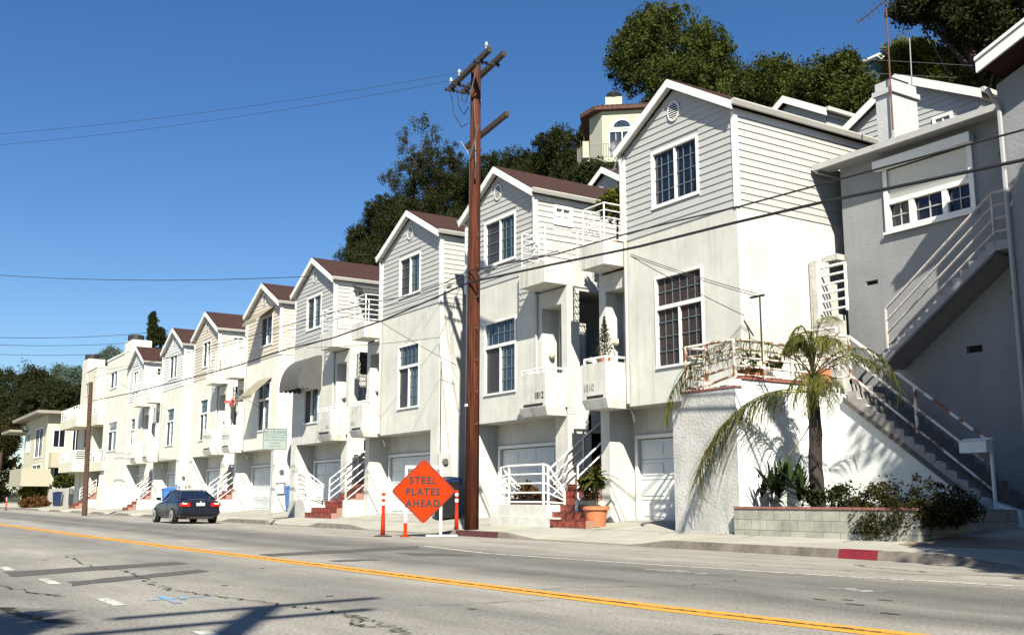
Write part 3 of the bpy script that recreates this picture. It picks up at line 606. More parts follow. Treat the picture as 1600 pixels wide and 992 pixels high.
# H1 side: extra trim
def stair_unit(xl, xr, label, kind=0, mailbox=False):
    """entry stairs in the gap between two houses"""
    t = thing('entry_steps', label, 'steps', ((xl+xr)/2, 17, .3), 'red tiled entry steps between the row houses')
    mb = MB(); gr = MB(); n = 15; rise = .19; run = .27
    y = 16.25; z = .27
    rng_ = []
    for i in range(n):
        if kind == 0 and i < 3: a, b = (xl+[1.05, .5, .1][i], xr+[1.15, .85, .15][i])
        elif kind == 1 and i < 2: a, b = xl-.9, xr+[.1, 0][i]
        else: a, b = xl+.02, xr-.02
        zt = z+rise; gr.box(a, b, y, 20.4 if i == n-1 else y+run-.001, .1, zt-.012)
        k = max(1, int((b-a)/.2)); tw = (b-a)/k
        for j in range(k):
            mb.box(a+j*tw+.012, a+(j+1)*tw-.012, y-.012, y-.001, zt-rise+.008, zt-.024); mb.box(a+j*tw+.008, a+(j+1)*tw-.008, y-.02, y+run-.012, zt-.011, zt)
        rng_.append((y, zt)); y += run; z = zt
    gr.build('step_core', GROUT, t); mb.build('tread_tiles', TILE, t)
    ya, yb = rng_[2][0]+.1, rng_[7][0]; za, zb = rng_[2][1], rng_[7][1]
    railing(t, [(xl+.05, ya), (xl+.05, yb)], [za+.1, zb+.1], [za+.95, zb+.95], 4, .022, 1.3, 'handrail')
    hr = MB(); hr.tube([(xl+.05, yb, zb+.95), (xl+.05, yb+1.9, zb+.95+1.9*rise/run)], .028, 6); hr.build('upper_handrail', RAIL, t)
    railing(t, [(xr-.05, ya-.0), (xr-.05, ya+.85)], [za+.05, za+.7], [za+1.05, za+1.7], 4, .022, .85, 'handrail')
    # low white cheek wall
    MB().box(xr-.0, xr+.12, 16.75, 18.0, .3, .95).build('cheek_wall', STUC, t)
    return t
stair_unit(-24.28, -22.77, 'red tiled entry steps beside the potted plant and white concrete planter', 0)
stair_unit(-39.83, -38.12, 'red tiled entry steps just left of the orange delineator post', 1)
stair_unit(-56.13, -54.47, 'entry steps with white rails right behind the parked blue car', 2)
stair_unit(-72.98, -71.42, 'farthest tiled entry steps, left of the parked blue car', 2)
# dark backs closing the stairwells
def backwall(a, b, st, par):
    MB().grid(a+.01, b-.01, .4, 7.88, [(a+.35, b-.3, 4.3, 6.1)], FR(21.6), .3).box(a+.012, b-.012, 20.6, 21.59, 7.2, 7.5).build('stairwell_back', st, par)
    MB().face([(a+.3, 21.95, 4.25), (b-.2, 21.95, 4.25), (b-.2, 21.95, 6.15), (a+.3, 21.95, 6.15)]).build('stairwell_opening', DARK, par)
for a, b, st, par in ((-24.3, -22.75, STUC, H2), (-39.85, -38.1, STUC, H4), (-56.15, -54.45, STUCB, H6), (-73.0, -71.4, STUCB, H8)): backwall(a, b, st, par)

# front planters
WCON = mat('white_rough_concrete', (.62, .61, .55), .95, .15, 4, .7, 25, streak=.3, streakcol=(.35, .33, .28))
def leaf_ball(parent, c, r, rz, n, size, m, name='foliage'):
    C, v = clumps([(c[0], c[1], c[2], r[0], r[1], rz)], max(6, n//40), 40, min(r)*.4); return leaves_obj(name, C, size, m, parent, .5, v=v)
p = thing('planter', 'white concrete planter with white pipe rail left of the 1812 steps', 'planter', (-24.8, 16.7, .25))
MB().box(-26.0, -23.5, 16.32, 17.2, .15, .84).box(-26.3, -23.1, 16.25, 16.7, .15, .5).build('planter_box', WCON, p)
MB().box(-25.7, -23.8, 16.5, 17.05, .84, 1.0).build('trough', mat('dark_red_trough', (.07, .02, .02), .7), p)
railing(p, [(-25.95, 17.1), (-25.95, 16.4), (-25.5, 16.4), (-23.75, 16.4), (-23.6, 16.45), (-23.6, 17.0)], [.85]*6, [1.3, 1.9, 1.94, 1.94, 1.9, 1.2], 5, .028, 1.9)
sh = thing('planter_shrub', 'reddish green low shrub growing in the planter behind the white pipe rail', 'shrub', (-24.8, 16.8, .95)); leaf_ball(sh, (-24.8, 16.8, 1.2), (.95, .25), .28, 1500, .09, LF_RED)
MB().tube([(-24.8, 16.8, .95), (-24.7, 16.8, 1.25)], .03).build('stem', BARK, sh)
p = thing('planter', 'sloped concrete planter and white rail gate left of the second red steps', 'planter', (-41.2, 16.6, .25))
MB().prism([(-43.0, 16.3, .2), (-40.6, 16.3, .2), (-41.1, 16.3, .95), (-42.6, 16.3, .95)], (0, .9, 0)).build('planter_box', CONC, p)
MB().box(-43.1, -40.9, 17.21, 17.9, .2, .9).build('tiled_step', TILE, p)
railing(p, [(-42.6, 17.0), (-42.3, 16.5), (-41.1, 16.5), (-40.8, 17.0)], [.96]*4, [1.9, 2.05, 2.05, 1.6], 6, .025, 1.2)
p = thing('planter', 'small white block planter with short rail at the far end of the row', 'planter', (-80.6, 16.8, .3))
MB().box(-81.8, -79.9, 16.3, 17.6, .2, 1.9).build('planter_box', STUCB, p)
railing(p, [(-81.7, 16.4), (-80.1, 16.4)], 1.9, 2.7, 4, .03, .8)

# potted palm at the steps
t = thing('potted_plant', 'leafy dark green plant in a large terracotta pot beside the red steps', 'potted plant', (-21.86, 16.75, .29))
TERRA = mat('terracotta', (.50, .17, .075), .8, .12, 5)
MB().lathe((-21.86, 16.75, .29), [(.24, 0), (.31, .42), (.36, .43), (.36, .52), (.33, .52), (.31, .46), (.0, .45)], 24).build('pot', TERRA, t)
MB().tube([(-21.86, 16.75, .7), (-21.83, 16.75, 1.1), (-21.88, 16.72, 1.45)], [.06, .05, .035], 7).build('stem', BARK, t)
def strap_leaves(name, base, n, L_, wd, m, parent, up=.5, droop=.9, seg=5, spread=1.0, tilt=None):
    P = []; V = []
    for i in range(n):
        a = random.uniform(0, 2*math.pi); el = random.uniform(-.1, 1.0)*up*math.pi/2; l = L_*random.uniform(.7, 1.1)
        d = Vector((math.cos(a)*math.cos(el)*spread, math.sin(a)*math.cos(el)*spread, math.sin(el))); p_ = Vector(base)+Vector((0, 0, random.uniform(-.08, .08))); s_ = Vector((-math.sin(a), math.cos(a), 0)); tone = random.random(); pr = None
        for k in range(seg+1):
            t_ = k/seg; w_ = wd*math.sin(math.pi*min(1, (.12+t_*.88)))**.7*(1 if t_ < 1 else .05); q = p_+d*l*t_+Vector((0, 0, -droop*l*t_*t_*.5))
            cur = (q-s_*w_*.5, q+s_*w_*.5)
            if pr: P += [pr[0], pr[1], cur[1], cur[0]]; V.append(tone)
            pr = cur
    off = parent_loc(parent); return quad_mesh(name, np.array([list(q-off) for q in P]), m, parent, np.array(V))
strap_leaves('leaf_rosette', (-21.86, 16.72, 1.5), 46, .8, .12, LF_MID, t, .75, .9)
leaf_ball(t, (-21.86, 16.7, 1.35), (.42, .4), .28, 500, .14, LF_MID)
# balcony plants
t = thing('potted_plant', 'yellow green bushy plant in a red pot on the upper balcony', 'potted plant', (-22.2, 17.9, 7.22))
MB().lathe((-22.2, 17.9, 7.22), [(.2, 0), (.3, .75), (.34, .77), (.34, .87), (.28, .87), (0, .8)], 20).build('pot', mat('red_pot', (.22, .04, .025), .5), t)
MB().tube([(-22.2, 17.9, 8.0), (-22.15, 17.9, 8.9), (-22.1, 17.85, 9.5)], .03).build('stem', BARK, t)
leaf_ball(t, (-22.15, 17.85, 9.25), (.55, .5), .4, 1500, .13, LF_YEL)
t = thing('potted_plant', 'small conifer standing on the lower balcony numbered 1810', 'potted plant', (-21.95, 17.2, 4.6))
MB().lathe((-21.95, 17.2, 4.6), [(.12, 0), (.17, .22), (0, .2)], 14).build('pot', TERRA, t)
C = []; 
for i in range(700):
    h = random.random(); a = random.uniform(0, 6.28); r_ = (1-h)*.36*(.35+.65*abs(math.sin(h*26)))*random.uniform(.3, 1); C.append((-21.95+math.cos(a)*r_, 17.2+math.sin(a)*r_, 4.85+h*1.05-r_*.1))
leaves_obj('foliage', np.array(C), .07, LF_EUC, t); MB().tube([(-21.95, 17.2, 4.8), (-21.95, 17.2, 5.85)], .015).build('stem', BARK, t)
t = thing('potted_plant', 'pink flowering plant on the lower balcony of the beige row house', 'potted plant', (-53.6, 17.15, 4.6))
MB().tube([(-53.6, 17.15, 4.6), (-53.5, 17.1, 5.4), (-53.9, 17.1, 6.0)], .03).tube([(-53.5, 17.1, 5.4), (-53.2, 17.1, 5.9)], .02).build('stem', BARK, t)
leaf_ball(t, (-53.9, 17.1, 6.0), (.35, .25), .22, 240, .12, LF_PINK, 'blossom')
t = thing('potted_plant', 'row of red pots on the beige house upper balcony', 'flower pots', (-53.6, 18.5, 7.22))
for k in range(3): MB().lathe((-53.7, 17.7+k*.8, 7.22), [(.15, 0), (.24, .5), (.26, .6), (0, .55)], 12).build('pot', mat('red_pot', (.22, .04, .025), .5), t)
leaf_ball(t, (-53.7, 18.5, 8.1), (.3, 1.0), .3, 300, .12, LF_RED)

# satellite dish behind the nearest house's left eave
t = thing('satellite_dish', 'dark grey satellite dish on white mast beside the nearest gable', 'satellite dish', (-22.6, 19.3, 10.2))
c = at(965, 233, 18.6); b_ = at(959, 265, 18.9)
t.location = b_
mb = MB(); prof = [(.0, 0), (.12, .012), (.22, .04), (.30, .08)]; nrm = Vector((.5, -.75, .35)).normalized(); uu = nrm.cross(Vector((0, 0, 1))).normalized(); vv_ = uu.cross(nrm); rings = []
for r_, d_ in prof[1:]:
    rings.append([c+nrm*d_+uu*math.cos(q)*r_*.8+vv_*math.sin(q)*r_ for q in [i*2*math.pi/20 for i in range(20)]])
mb.face(rings[0])
for A, B in zip(rings, rings[1:]):
    for i in range(20): mb.face([A[i], A[(i+1) % 20], B[(i+1) % 20], B[i]])
mb.build('dish', mat('dish_grey', (.05, .05, .06), .5), t); MB().tube([b_, b_.lerp(c, .6)+Vector((.1, 0, 0)), c-nrm*.02], .022).tube([b_-Vector((.15, 0, 0)), b_+Vector((.15, 0, 0))], .02).build('mast', RAIL, t)

# ------------------------------------------------------------------ rear gables up the slope
def rear_house(label, pk, half, eave, y0, y1, sid, zb, vent_=False):
    """pk=(x,z) peak at y0"""
    t = thing('rear_house', label, 'house', (pk[0], y0, zb), 'rear houses behind the row'); x0, x1 = pk[0]-half, pk[0]+half
    mb = MB()
    def ext(z): k_ = max(0, (z-eave)/(pk[1]-.25-eave)); return (x0+half*k_, x1-half*k_)
    siding(mb, FR(y0), max(zb, eave-2.6), pk[1]-.3, ext, [])
    mb.face([(x0, y0+.01, zb), (x1, y0+.01, zb), (x1, y0+.01, eave), (x0, y0+.01, eave)]); mb.face([(x0, y0+.01, eave), (x1, y0+.01, eave), (pk[0], y0+.01, pk[1]-.2)])
    for X, sg in ((x0, -1), (x1, 1)): siding(mb, SD(X, sg), max(zb, eave-2.6), eave, lambda z: (y0, y1)); mb.face([(X, y0, zb), (X, y1, zb), (X, y1, eave), (X, y0, eave)])
    mb.build('wall', sid, t)
    rf = MB(); oh = .2; sl_ = (pk[1]-eave)/half
    for sg in (-1, 1): rf.prism([(pk[0]+sg*(half+oh), y0-.2, eave-sl_*oh+.1), (pk[0], y0-.2, pk[1]+.1), (pk[0], y0-.2, pk[1]), (pk[0]+sg*(half+oh), y0-.2, eave-sl_*oh)], (0, y1-y0+.4, 0))
    ro = rf.build('roof', ROOF, t); fa = MB()
    for sg in (-1, 1):
        fa.prism([(pk[0]+sg*(half+oh), y0-.25, eave-sl_*oh+.08), (pk[0], y0-.25, pk[1]+.08), (pk[0], y0-.25, pk[1]-.2), (pk[0]+sg*(half+oh), y0-.25, eave-sl_*oh-.2)], (0, .045, 0)); fa.box(pk[0]+sg*half, pk[0]+sg*(half+.04), y0, y1, eave-.22, eave-.06)
    fa.build('fascia', TRIM, ro); 
    for sg in (-1, 1): MB().box(pk[0]+sg*(half+oh), pk[0]+sg*(half+oh+.12), y0-.24, y1+.1, eave-sl_*oh-.03, eave-sl_*oh+.11).build('gutter', GUT, ro)
    return t
def xz(px, py, Y): q = at(px, py, Y); return (q.x, q.z)
pk = xz(1230, 155, 28.5); rear_house('small white-trimmed gable peeking over the nearest row house roof', pk, 1.75, pk[1]-1.0, 28.5, 34, SIDG, 3.0)
pk = xz(1406, 122, 27); rr_ = rear_house('grey sided gable house rising behind the white chimney', pk, 2.6, pk[1]-1.35, 27, 33, SIDG, 3.0)
a = at(1458, 187, 27); b = at(1490, 180, 27)
window(rr_, FR(26.97), a.x, b.x, a.z-.7, a.z+.05, fw=.1, mats=(GLASSD, GLASSD))
pk = xz(946, 265, 27.5); rear_house('small gable roof between the second row house and the hill house', pk, 1.9, pk[1]-1.1, 27.5, 33, SIDG, 3.0)
# skylight peak behind the nearest-right trees
t = thing('glass_roof_house', 'pale roof edge of a house glimpsed above the hillside trees', 'house', tuple(at(1350, 120, 48)-Vector((0, 0, 9))))
a, b, c = at(1322, 112, 54), at(1376, 88, 54), at(1424, 122, 54)
MB().prism([a, b, c, c-Vector((0, 0, 7)), a-Vector((0, 0, 7))], (0, 4, 0)).build('wall', mat('blue_grey_wall', (.10, .15, .17), .6), t)
MB().tube([a-Vector((0, .2, 0)), b-Vector((0, .2, 0)), c-Vector((0, .2, 0))], .16).build('fascia', TRIM, t)

# ------------------------------------------------------------------ blue-grey stucco building on the right
BLG = mat('stucco_blue_grey', (.265, .27, .278), .95, .12, 1.2, .4, 18, streak=.12, spec=.15)
WPAINT = mat('white_painted_wall', (.74, .76, .74), .9, .12, 1.5, .35, 12, spec=.2)
YR = 20.8
Rb = thing('stucco_building', 'blue-grey stucco building with roller shutter window and long outside stairs', 'building', (-14, YR, 0))
xr0, xr1 = -16.72, -11.0
def onR(px, py, Y=YR): q = at(px, py, Y); return q.x, q.z
wl, wt = onR(1380, 262); wr, wb = onR(1527, 322)
ex = onR(1290, 257, 20.35); er = onR(1565, 168, 20.35); ez = (ex[1]+er[1])/2
rw = MB(); v1 = (onR(1353, 443)[0], onR(1372, 443)[0], onR(1353, 447)[1], onR(1353, 440)[1]); v2 = (onR(1510, 545)[0], onR(1535, 545)[0], onR(1520, 551)[1], onR(1520, 540)[1])
WZ0 = onR(1387, 366)[1]; WZ1 = onR(1378, 268)[1]
rw.grid(xr0, xr1, .2, ez+.1, [(wl, wr, WZ0, WZ1), v1, v2], FR(YR), .12)
rw.face([(xr0, YR, .2), (xr0, 29, .2), (xr0, 29, ez), (xr0, YR, ez)]); rw.face([(xr1, YR, .2), (xr1, 29, .2), (xr1, 29, ez), (xr1, YR, ez)]); rw.face([(xr0, 29, .2), (xr1, 29, .2), (xr1, 29, ez), (xr0, 29, ez)])
rw.build('wall', BLG, Rb)
for v_ in (v1, v2): MB().box(v_[0]-.1, v_[1]+.1, YR+.12, YR+.2, v_[2]-.1, v_[3]+.1).build('vent_opening', DARK, Rb)
MB().prism([(xr0-.35, 20.3, ez+.03), (xr0-.35, 29.2, ez+1.5), (xr0-.35, 29.2, ez+1.38), (xr0-.35, 20.33, ez-.02)], (xr1-xr0+.3, 0, 0)).build('roof', ROOF, Rb)
MB().box(xr0-.42, xr1, 20.24, 20.32, ez-.08, ez+.07).box(xr0-.4, xr0-.32, 20.33, 29, ez-.14, ez+.06).build('eave_board', mat('eave_grey', (.45, .44, .42), .7, .15, 4), Rb)
MB().box(xr0-.3, xr1, 20.325, YR-.003, ez-.06, ez-.04).build('soffit', mat('soffit_grey', (.3, .3, .31), .9), Rb)
# shuttered window: frame, shutter slats, three lights
zs = WZ0+(WZ1-WZ0)*.47
f = MB(); fw = .12
f.box(wl, wl+fw, YR-.06, YR+.05, WZ0, WZ1).box(wr-fw, wr, YR-.06, YR+.05, WZ0, WZ1).box(wl+fw, wr-fw, YR-.07, YR+.05, WZ0, WZ0+fw).box(wl-.05, wr+.05, YR-.1, YR-.061, WZ0-.03, WZ0+.03).box(wl+fw, wr-fw, YR-.05, YR+.05, zs-.05, zs+.06)
W_ = wr-wl; m1, m2 = wl+W_*.31, wl+W_*.68
f.box(m1-.07, m1+.07, YR-.04, YR+.05, WZ0+fw, zs-.05).box(m2-.07, m2+.07, YR-.04, YR+.05, WZ0+fw, zs-.05)
fo = f.build('window', TRIM, Rb)
MB().face([(wl+fw, YR+.06, WZ0+fw), (wr-fw, YR+.06, WZ0+fw), (wr-fw, YR+.06, zs), (wl+fw, YR+.06, zs)]).build('pane', GLASSD, fo)
mn = MB()
for a, b in ((wl+fw, m1-.07), (m1+.07, m2-.07), (m2+.07, wr-fw)):
    c_ = (a+b)/2; mn.box(c_-.012, c_+.012, YR+.03, YR+.05, WZ0+fw, zs-.05); zc = (WZ0+fw+zs-.05)/2; mn.box(a, b, YR+.028, YR+.052, zc-.012, zc+.012)
mn.build('muntins', mat('muntin_pale', (.45, .42, .4), .6), fo)
sh = MB(); k_ = 16
for i in range(k_):
    z = zs+.06+i*(WZ1-zs-.1)/k_; z2_ = z+(WZ1-zs-.1)/k_; sh.face([(wl+fw, YR-.005, z), (wr-fw, YR-.005, z), (wr-fw, YR-.025, z2_-.01), (wl+fw, YR-.025, z2_-.01)]); sh.face([(wl+fw, YR-.025, z2_-.01), (wr-fw, YR-.025, z2_-.01), (wr-fw, YR-.005, z2_), (wl+fw, YR-.005, z2_)])
sh.build('roller_shutter', mat('shutter_slats', (.66, .66, .62), .6), Rb)
MB().box(wl-.12, wr+.1, YR-.27, YR-.07, WZ1-.02, WZ1+.2).build('shutter_box', TRIM, Rb)
# wall lamps
for px, py in ((1563, 243), (1583, 460)):
    x, z = onR(px, py, 20.5); x = min(x, xr1-.15)
    l_ = MB(); l_.lathe((x, YR-.18, z), [(.03, -.12), (.08, -.1), (.1, .05), (.12, .07), (.02, .16)], 8).tube([(x, YR-.0, z+.05), (x, YR-.18, z+.12)], .015); l_.build('wall_lamp', mat('lamp_bronze', (.06, .045, .035), .5), Rb)
# chimney (stands on the roof of the building)
ch = MB(); q0 = at(1372, 200, 21.3); q1 = at(1400, 200, 21.3); ca, cb_ = q0.x, at(1437, 190, 22.6).x
zt_ = at(1385, 126, 21.3).z
cx0 = at(1371, 200, 21.3).x; cx1 = at(1397, 200, 21.3).x
ch.box(cx0, cx1, 21.3, 22.3, ez-.2, zt_-.35).box(cx0-.06, cx1+.06, 21.24, 22.36, zt_-.35, zt_-.22).box(cx0-.0, cx1+.0, 21.3, 22.3, zt_-.22, zt_)
co = ch.build('chimney', mat('chimney_white', (.48, .49, .48), .95, .12, 3, .5, 20, streak=.2), Rb)
MB().box(cx0+.1, cx1-.1, 21.45, 22.15, zt_, zt_+.12).build('chimney_cap', BLK, co)
# tv antenna strapped to the chimney
bs = at(1394, 185, 21.22); tp = at(1384, 2, 21.22); t = thing('tv_antenna', 'thin rusty tv antenna strapped to the white chimney', 'antenna', tuple(bs))
MB().tube([bs-Vector((0, 0, .3)), tp], .022).build('mast', mat('rust_brown', (.13, .05, .03), .8), t)
am = MB(); a0 = at(1340, 36, 21.3); a1 = at(1400, -12, 21.1); am.tube([a0, a1], .02)
for i in range(9):
    q = a0.lerp(a1, i/8); am.tube([q+Vector((-.35, .65, .1))*(.4+.09*i), q-Vector((-.35, .65, .1))*(.4+.09*i)], .006, 4)
am.build('boom', mat('antenna_metal', (.2, .19, .18), .5, metal=.5), t)
q0, q1 = at(1421, 60, 24), at(1424, 128, 24); t = thing('tv_antenna', 'short second antenna rod behind the white chimney', 'antenna', tuple(q1)); MB().tube([q1-Vector((0, 0, .8)), q0], .02).tube([at(1350, 93, 24), at(1520, 103, 24)], .007).build('mast', mat('antenna_metal', (.2, .19, .18), .5, metal=.5), t)
MB().tube([at(1351, 114, 24), at(1495, 122, 24)], .007).build('boom', MATS['antenna_metal'], t)

# ---- terrace block, stairs
T = thing('terrace', 'concrete terrace with rusty white railing in front of the stucco building', 'terrace', (-17, 18, .2))
TX0, TX1, TY0, TY1 = -18.5, -16.42, 16.5, 19.5; TZ = 3.62
ROUGH = mat('rough_grey_stucco', (.50, .49, .46), 1, .25, 1.3, .9, 14, streak=.4, streakcol=(.22, .20, .18), spec=.1)
mb = MB(); mb.prism([(TX0, TY0, .15), (TX1-.004, TY0, .15), (TX1-.004, TY0, 3.42), (TX0+.35, TY0, 3.42), (TX0+.3, TY0, 3.12), (TX0, TY0, 3.05)], (0, .32, 0)); mb.build('front_wall', ROUGH, T)
mb = MB(); mb.box(TX1-.2, TX1, TY0+.004, 20.0, .15, TZ).box(TX0+.02, TX0+.2, TY0+.33, 20.6, .15, TZ-.4).box(TX0+.01, TX1-.21, 17.2, 20.6, TZ-.25, TZ-.01); mb.build('side_wall', WPAINT, T)
MB().box(TX0+.3, TX1+.03, TY0-.02, TY0+.18, 3.43, 3.47).box(TX1-.17, TX1+.04, TY0+.19, 19.5, TZ+.002, TZ+.05).build('brick_edge', mat('brick_red', (.30, .10, .08), .9, .3, 8), T)
railing(T, [(TX0+.4, 17.2), (TX0+.4, TY0+.1), (-17.4, TY0+.1), (TX1-.1, TY0+.1), (TX1-.1, 19.4)], [3.5, 3.5, 3.5, 3.68, 3.68], 4.52, 5, .03, 1.0, 'rusty_railing', RUST)
railing(T, [(TX1-.75, 19.2), (TX1-.05, 19.25), (TX1+.5, 19.35)], 3.95, 4.95, 5, .028, .6, 'rear_railing', RUST)
for x_, y_, w_ in ((-16.42, 19.15, .32), (-17.0, 17.6, .3)):
    MB().box(x_-w_, x_+w_, y_-.14, y_+.14, TZ+.06, TZ+.34).build('flower_box', TERRA, T)
t = thing('terrace_plants', 'small green plants growing through the rusty terrace railing', 'plant', (-16.9, 17.6, 3.7)); leaf_ball(t, (-16.85, 17.8, 4.0), (.3, .9), .3, 500, .1, LF_MID)
# lower flight
S = thing('outside_stairs', 'lower outside stairs with white wall, rail and mailbox end post', 'stairs', (-14, 19.6, .3))
x_a, z_a, x_b, z_b = -15.75, 3.62, -11.9, .62; yw = 19.45; n = 16
mb = MB(); mb.prism([(TX1+.002, yw, .2), (x_b+.2, yw, .2), (x_b+.1, yw, .75), (-12.6, yw, 1.02), (-15.5, yw, 3.28), (TX1+.002, yw, 3.5)], (0, .2, 0)); mb.build('stair_wall', WPAINT, S)
mb = MB(); sx_ = (x_b-x_a)/n; sz_ = (z_a-z_b)/n
pf = [(x_a, yw-.04, z_a)]
for i in range(n): pf += [(x_a+i*sx_+.001, yw-.04, z_a-(i+1)*sz_), (x_a+(i+1)*sx_, yw-.04, z_a-(i+1)*sz_)]
pf += [(x_b, yw-.04, z_b-.32), (x_a, yw-.04, z_a-.42)]
mb.prism(pf, (0, YR-.012-yw+.04, 0))
mb.build('treads', mat('tread_concrete', (.33, .31, .29), .95, .3, 5), S)
MB().prism([(x_a-.1, yw-.09, z_a-.30), (x_b, yw-.09, z_b-.24), (x_b, yw-.09, z_b-.34), (x_a-.1, yw-.09, z_a-.42)], (0, .045, 0)).build('stringer', mat('stringer_dark', (.10, .09, .09), .9), S)
railing(S, [(-16.35, yw+.05), (-15.7, yw+.05), (-12.35, yw+.05)], [TZ+.1, z_a+.12, z_a-.12-(3.35)*sz_/sx_+.2], [4.85, 4.72, 4.72-3.35*sz_/sx_], 3, .03, 1.75, 'stair_rail', RUST)
pb_ = (-12.35, yw+.05); MB().tube([(*pb_, .75), (*pb_, 2.05)], .04).build('end_post', RAIL, S)
mbx = thing('mailbox', 'white metal mailbox fixed to the lower stair rail', 'mailbox', (-12.55, 19.35, 1.55)); 
q = at(1524, 697, 19.3); MB().box(q.x-.3, q.x+.3, 19.2, 19.42, q.z-.13, q.z+.1).prism([(q.x-.31, 19.18, q.z+.1), (q.x-.31, 19.44, q.z+.1), (q.x-.31, 19.44, q.z+.17)], (.62, 0, 0)).build('box', RAIL, mbx)
# upper flight along the building
U = thing('outside_stairs', 'upper outside stairs climbing right along the stucco wall', 'stairs', (-13, 20.3, 4))
pA = at(1383, 540, 20.0); pB = at(1578, 372, 20.0); xa, za, xb, zb = pA.x-.1, pA.z-.3, pB.x-.35, pB.z; n = 14; dx, dz = (xb-xa)/n, (zb-za)/n
mb = MB()
pf = [(xa, 20.02, za-.2), (xa, 20.02, za)]
for i in range(n): pf += [(xa+i*dx+.001, 20.02, za+(i+1)*dz), (xa+(i+1)*dx, 20.02, za+(i+1)*dz)]
pf += [(xb, 20.02, zb-.28)]
mb.prism(pf, (0, YR-.012-20.02, 0))
mb.box(xb+.02, xr1+.6, 20.0, YR-.01, zb-.2, zb); mb.build('treads', mat('tread_grey', (.3, .3, .31), .95, .2, 5), U)
MB().prism([(xa, 20.01, za-.22), (xb, 20.01, zb-.3), (xb, 20.01, zb-.22), (xa, 20.01, za-.14)], (0, -.04, 0)).build('stringer', MATS['stringer_dark'], U)
railing(U, [(xa+.15, 20.03), (xb, 20.03), (xr1+.5, 20.03)], [za+.25, zb+.15, zb+.15], [za+1.15, zb+1.05, zb+1.05], 4, .028, 2.4, 'stair_rail', mat('rail_weathered', (.5, .45, .42), .6, .4, 7))
# small porch between the two buildings
Pp = thing('side_porch', 'small white porch with bar railing between row house and stucco building', 'porch', (-16.9, 20.3, 3.6))
q0 = at(1265, 410, 20.1); MB().box(-17.2, -16.98, 20.0, 20.5, 3.4, 6.85).box(-16.97, xr0+.0, 20.28, 20.5, 3.4, 5.25).box(-17.2, xr0+.35, 20.02, 20.27, 3.3, 5.4).build('pier', ROUGH, Pp)
railing(Pp, [(-16.95, 20.1), (xr0+.55, 20.1)], 5.5, 6.65, 6, .03, 1.2)
MB().box(-17.2, xr0-.02, 20.52, 21.4, 6.9, 7.05).build('porch_roof', ROUGH, Pp)
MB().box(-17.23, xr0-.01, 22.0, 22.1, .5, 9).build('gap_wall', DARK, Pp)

# cinder block planter
CB = bpy.data.materials.new('cinder_block'); CB.use_nodes = True; n_ = CB.node_tree
bt = n_.nodes.new('ShaderNodeTexBrick'); tc = n_.nodes.new('ShaderNodeTexCoord'); mp = n_.nodes.new('ShaderNodeMapping'); mp.inputs['Rotation'].default_value = (R(90), 0, 0); mp.inputs['Scale'].default_value = (1, 1, 1)
bt.inputs['Color1'].default_value = (.40, .39, .32, 1); bt.inputs['Color2'].default_value = (.31, .30, .25, 1); bt.inputs['Mortar'].default_value = (.17, .16, .14, 1); bt.inputs['Scale'].default_value = 1; bt.inputs['Brick Width'].default_value = .42; bt.inputs['Row Height'].default_value = .21; bt.inputs['Mortar Size'].default_value = .007; bt.offset = .5
n_.links.new(tc.outputs['Object'], mp.inputs[0]); n_.links.new(mp.outputs[0], bt.inputs[0])
nz = n_.nodes.new('ShaderNodeTexNoise'); nz.inputs['Scale'].default_value = 4; nz.inputs['Detail'].default_value = 8; n_.links.new(tc.outputs['Object'], nz.inputs[0]); mx_ = n_.nodes.new('ShaderNodeMix'); mx_.data_type = 'RGBA'; mx_.blend_type = 'OVERLAY'; mx_.inputs[0].default_value = .5
n_.links.new(bt.outputs[0], mx_.inputs[6]); n_.links.new(nz.outputs['Fac'], mx_.inputs[7]); n_.links.new(mx_.outputs[2], n_.nodes['Principled BSDF'].inputs['Base Color']); n_.nodes['Principled BSDF'].inputs['Roughness'].default_value = .95
t = thing('block_planter', 'low grey concrete block planter wall with red brick cap', 'planter', (-14, 16.4, .15))
MB().box(-16.40, -11.85, 16.3, 16.5, .15, .79).box(-12.05, -11.85, 16.51, 19.4, .15, .79).build('block_wall', CB, t)
MB().box(-16.38, -11.83, 16.28, 16.52, .793, .84).build('brick_cap', mat('brick_cap', (.30, .12, .10), .9, .5, 5), t)
MB().face([(-16.4, 16.5, .74), (-12.05, 16.5, .74), (-12.05, 19.44, .74), (-16.4, 19.44, .74)]).build('soil', SOIL, t)

# ------------------------------------------------------------------ far right house
F_ = thing('corner_house', 'shaded grey house at the right edge with white sloping rake board', 'house', (-9, 19.6, 0))
fy = 19.5; fx0 = at(1571, 300, fy).x; e0 = at(1525, 103, fy-.7); e1 = at(1600, 44, fy-.7); slp = (e1.z-e0.z)/(e1.x-e0.x); pkx = e0.x+4.6; pkz = e0.z+slp*4.6
fe = e0.z+slp*(fx0-e0.x)-.25
MB().prism([(fx0, fy, .2), (2*pkx-fx0, fy, .2), (2*pkx-fx0, fy, fe), (pkx, fy, pkz-.3), (fx0, fy, fe)], (0, 9, 0)).build('wall', BLG, F_)
rf = MB(); fa = MB()
for sg in (-1, 1):
    xe = pkx+sg*4.6
    rf.prism([(xe, fy-.66, e0.z+.1), (pkx, fy-.66, pkz+.1), (pkx, fy-.66, pkz-.02), (xe, fy-.66, e0.z-.02)], (0, 10, 0)); fa.prism([(xe, fy-.72, e0.z+.08), (pkx, fy-.72, pkz+.08), (pkx, fy-.72, pkz-.16), (xe, fy-.72, e0.z-.16)], (0, .05, 0))
    fa.prism([(xe, fy-.76, e0.z+.16), (pkx, fy-.76, pkz+.16), (pkx, fy-.76, pkz+.09), (xe, fy-.76, e0.z+.09)], (0, .1, 0))
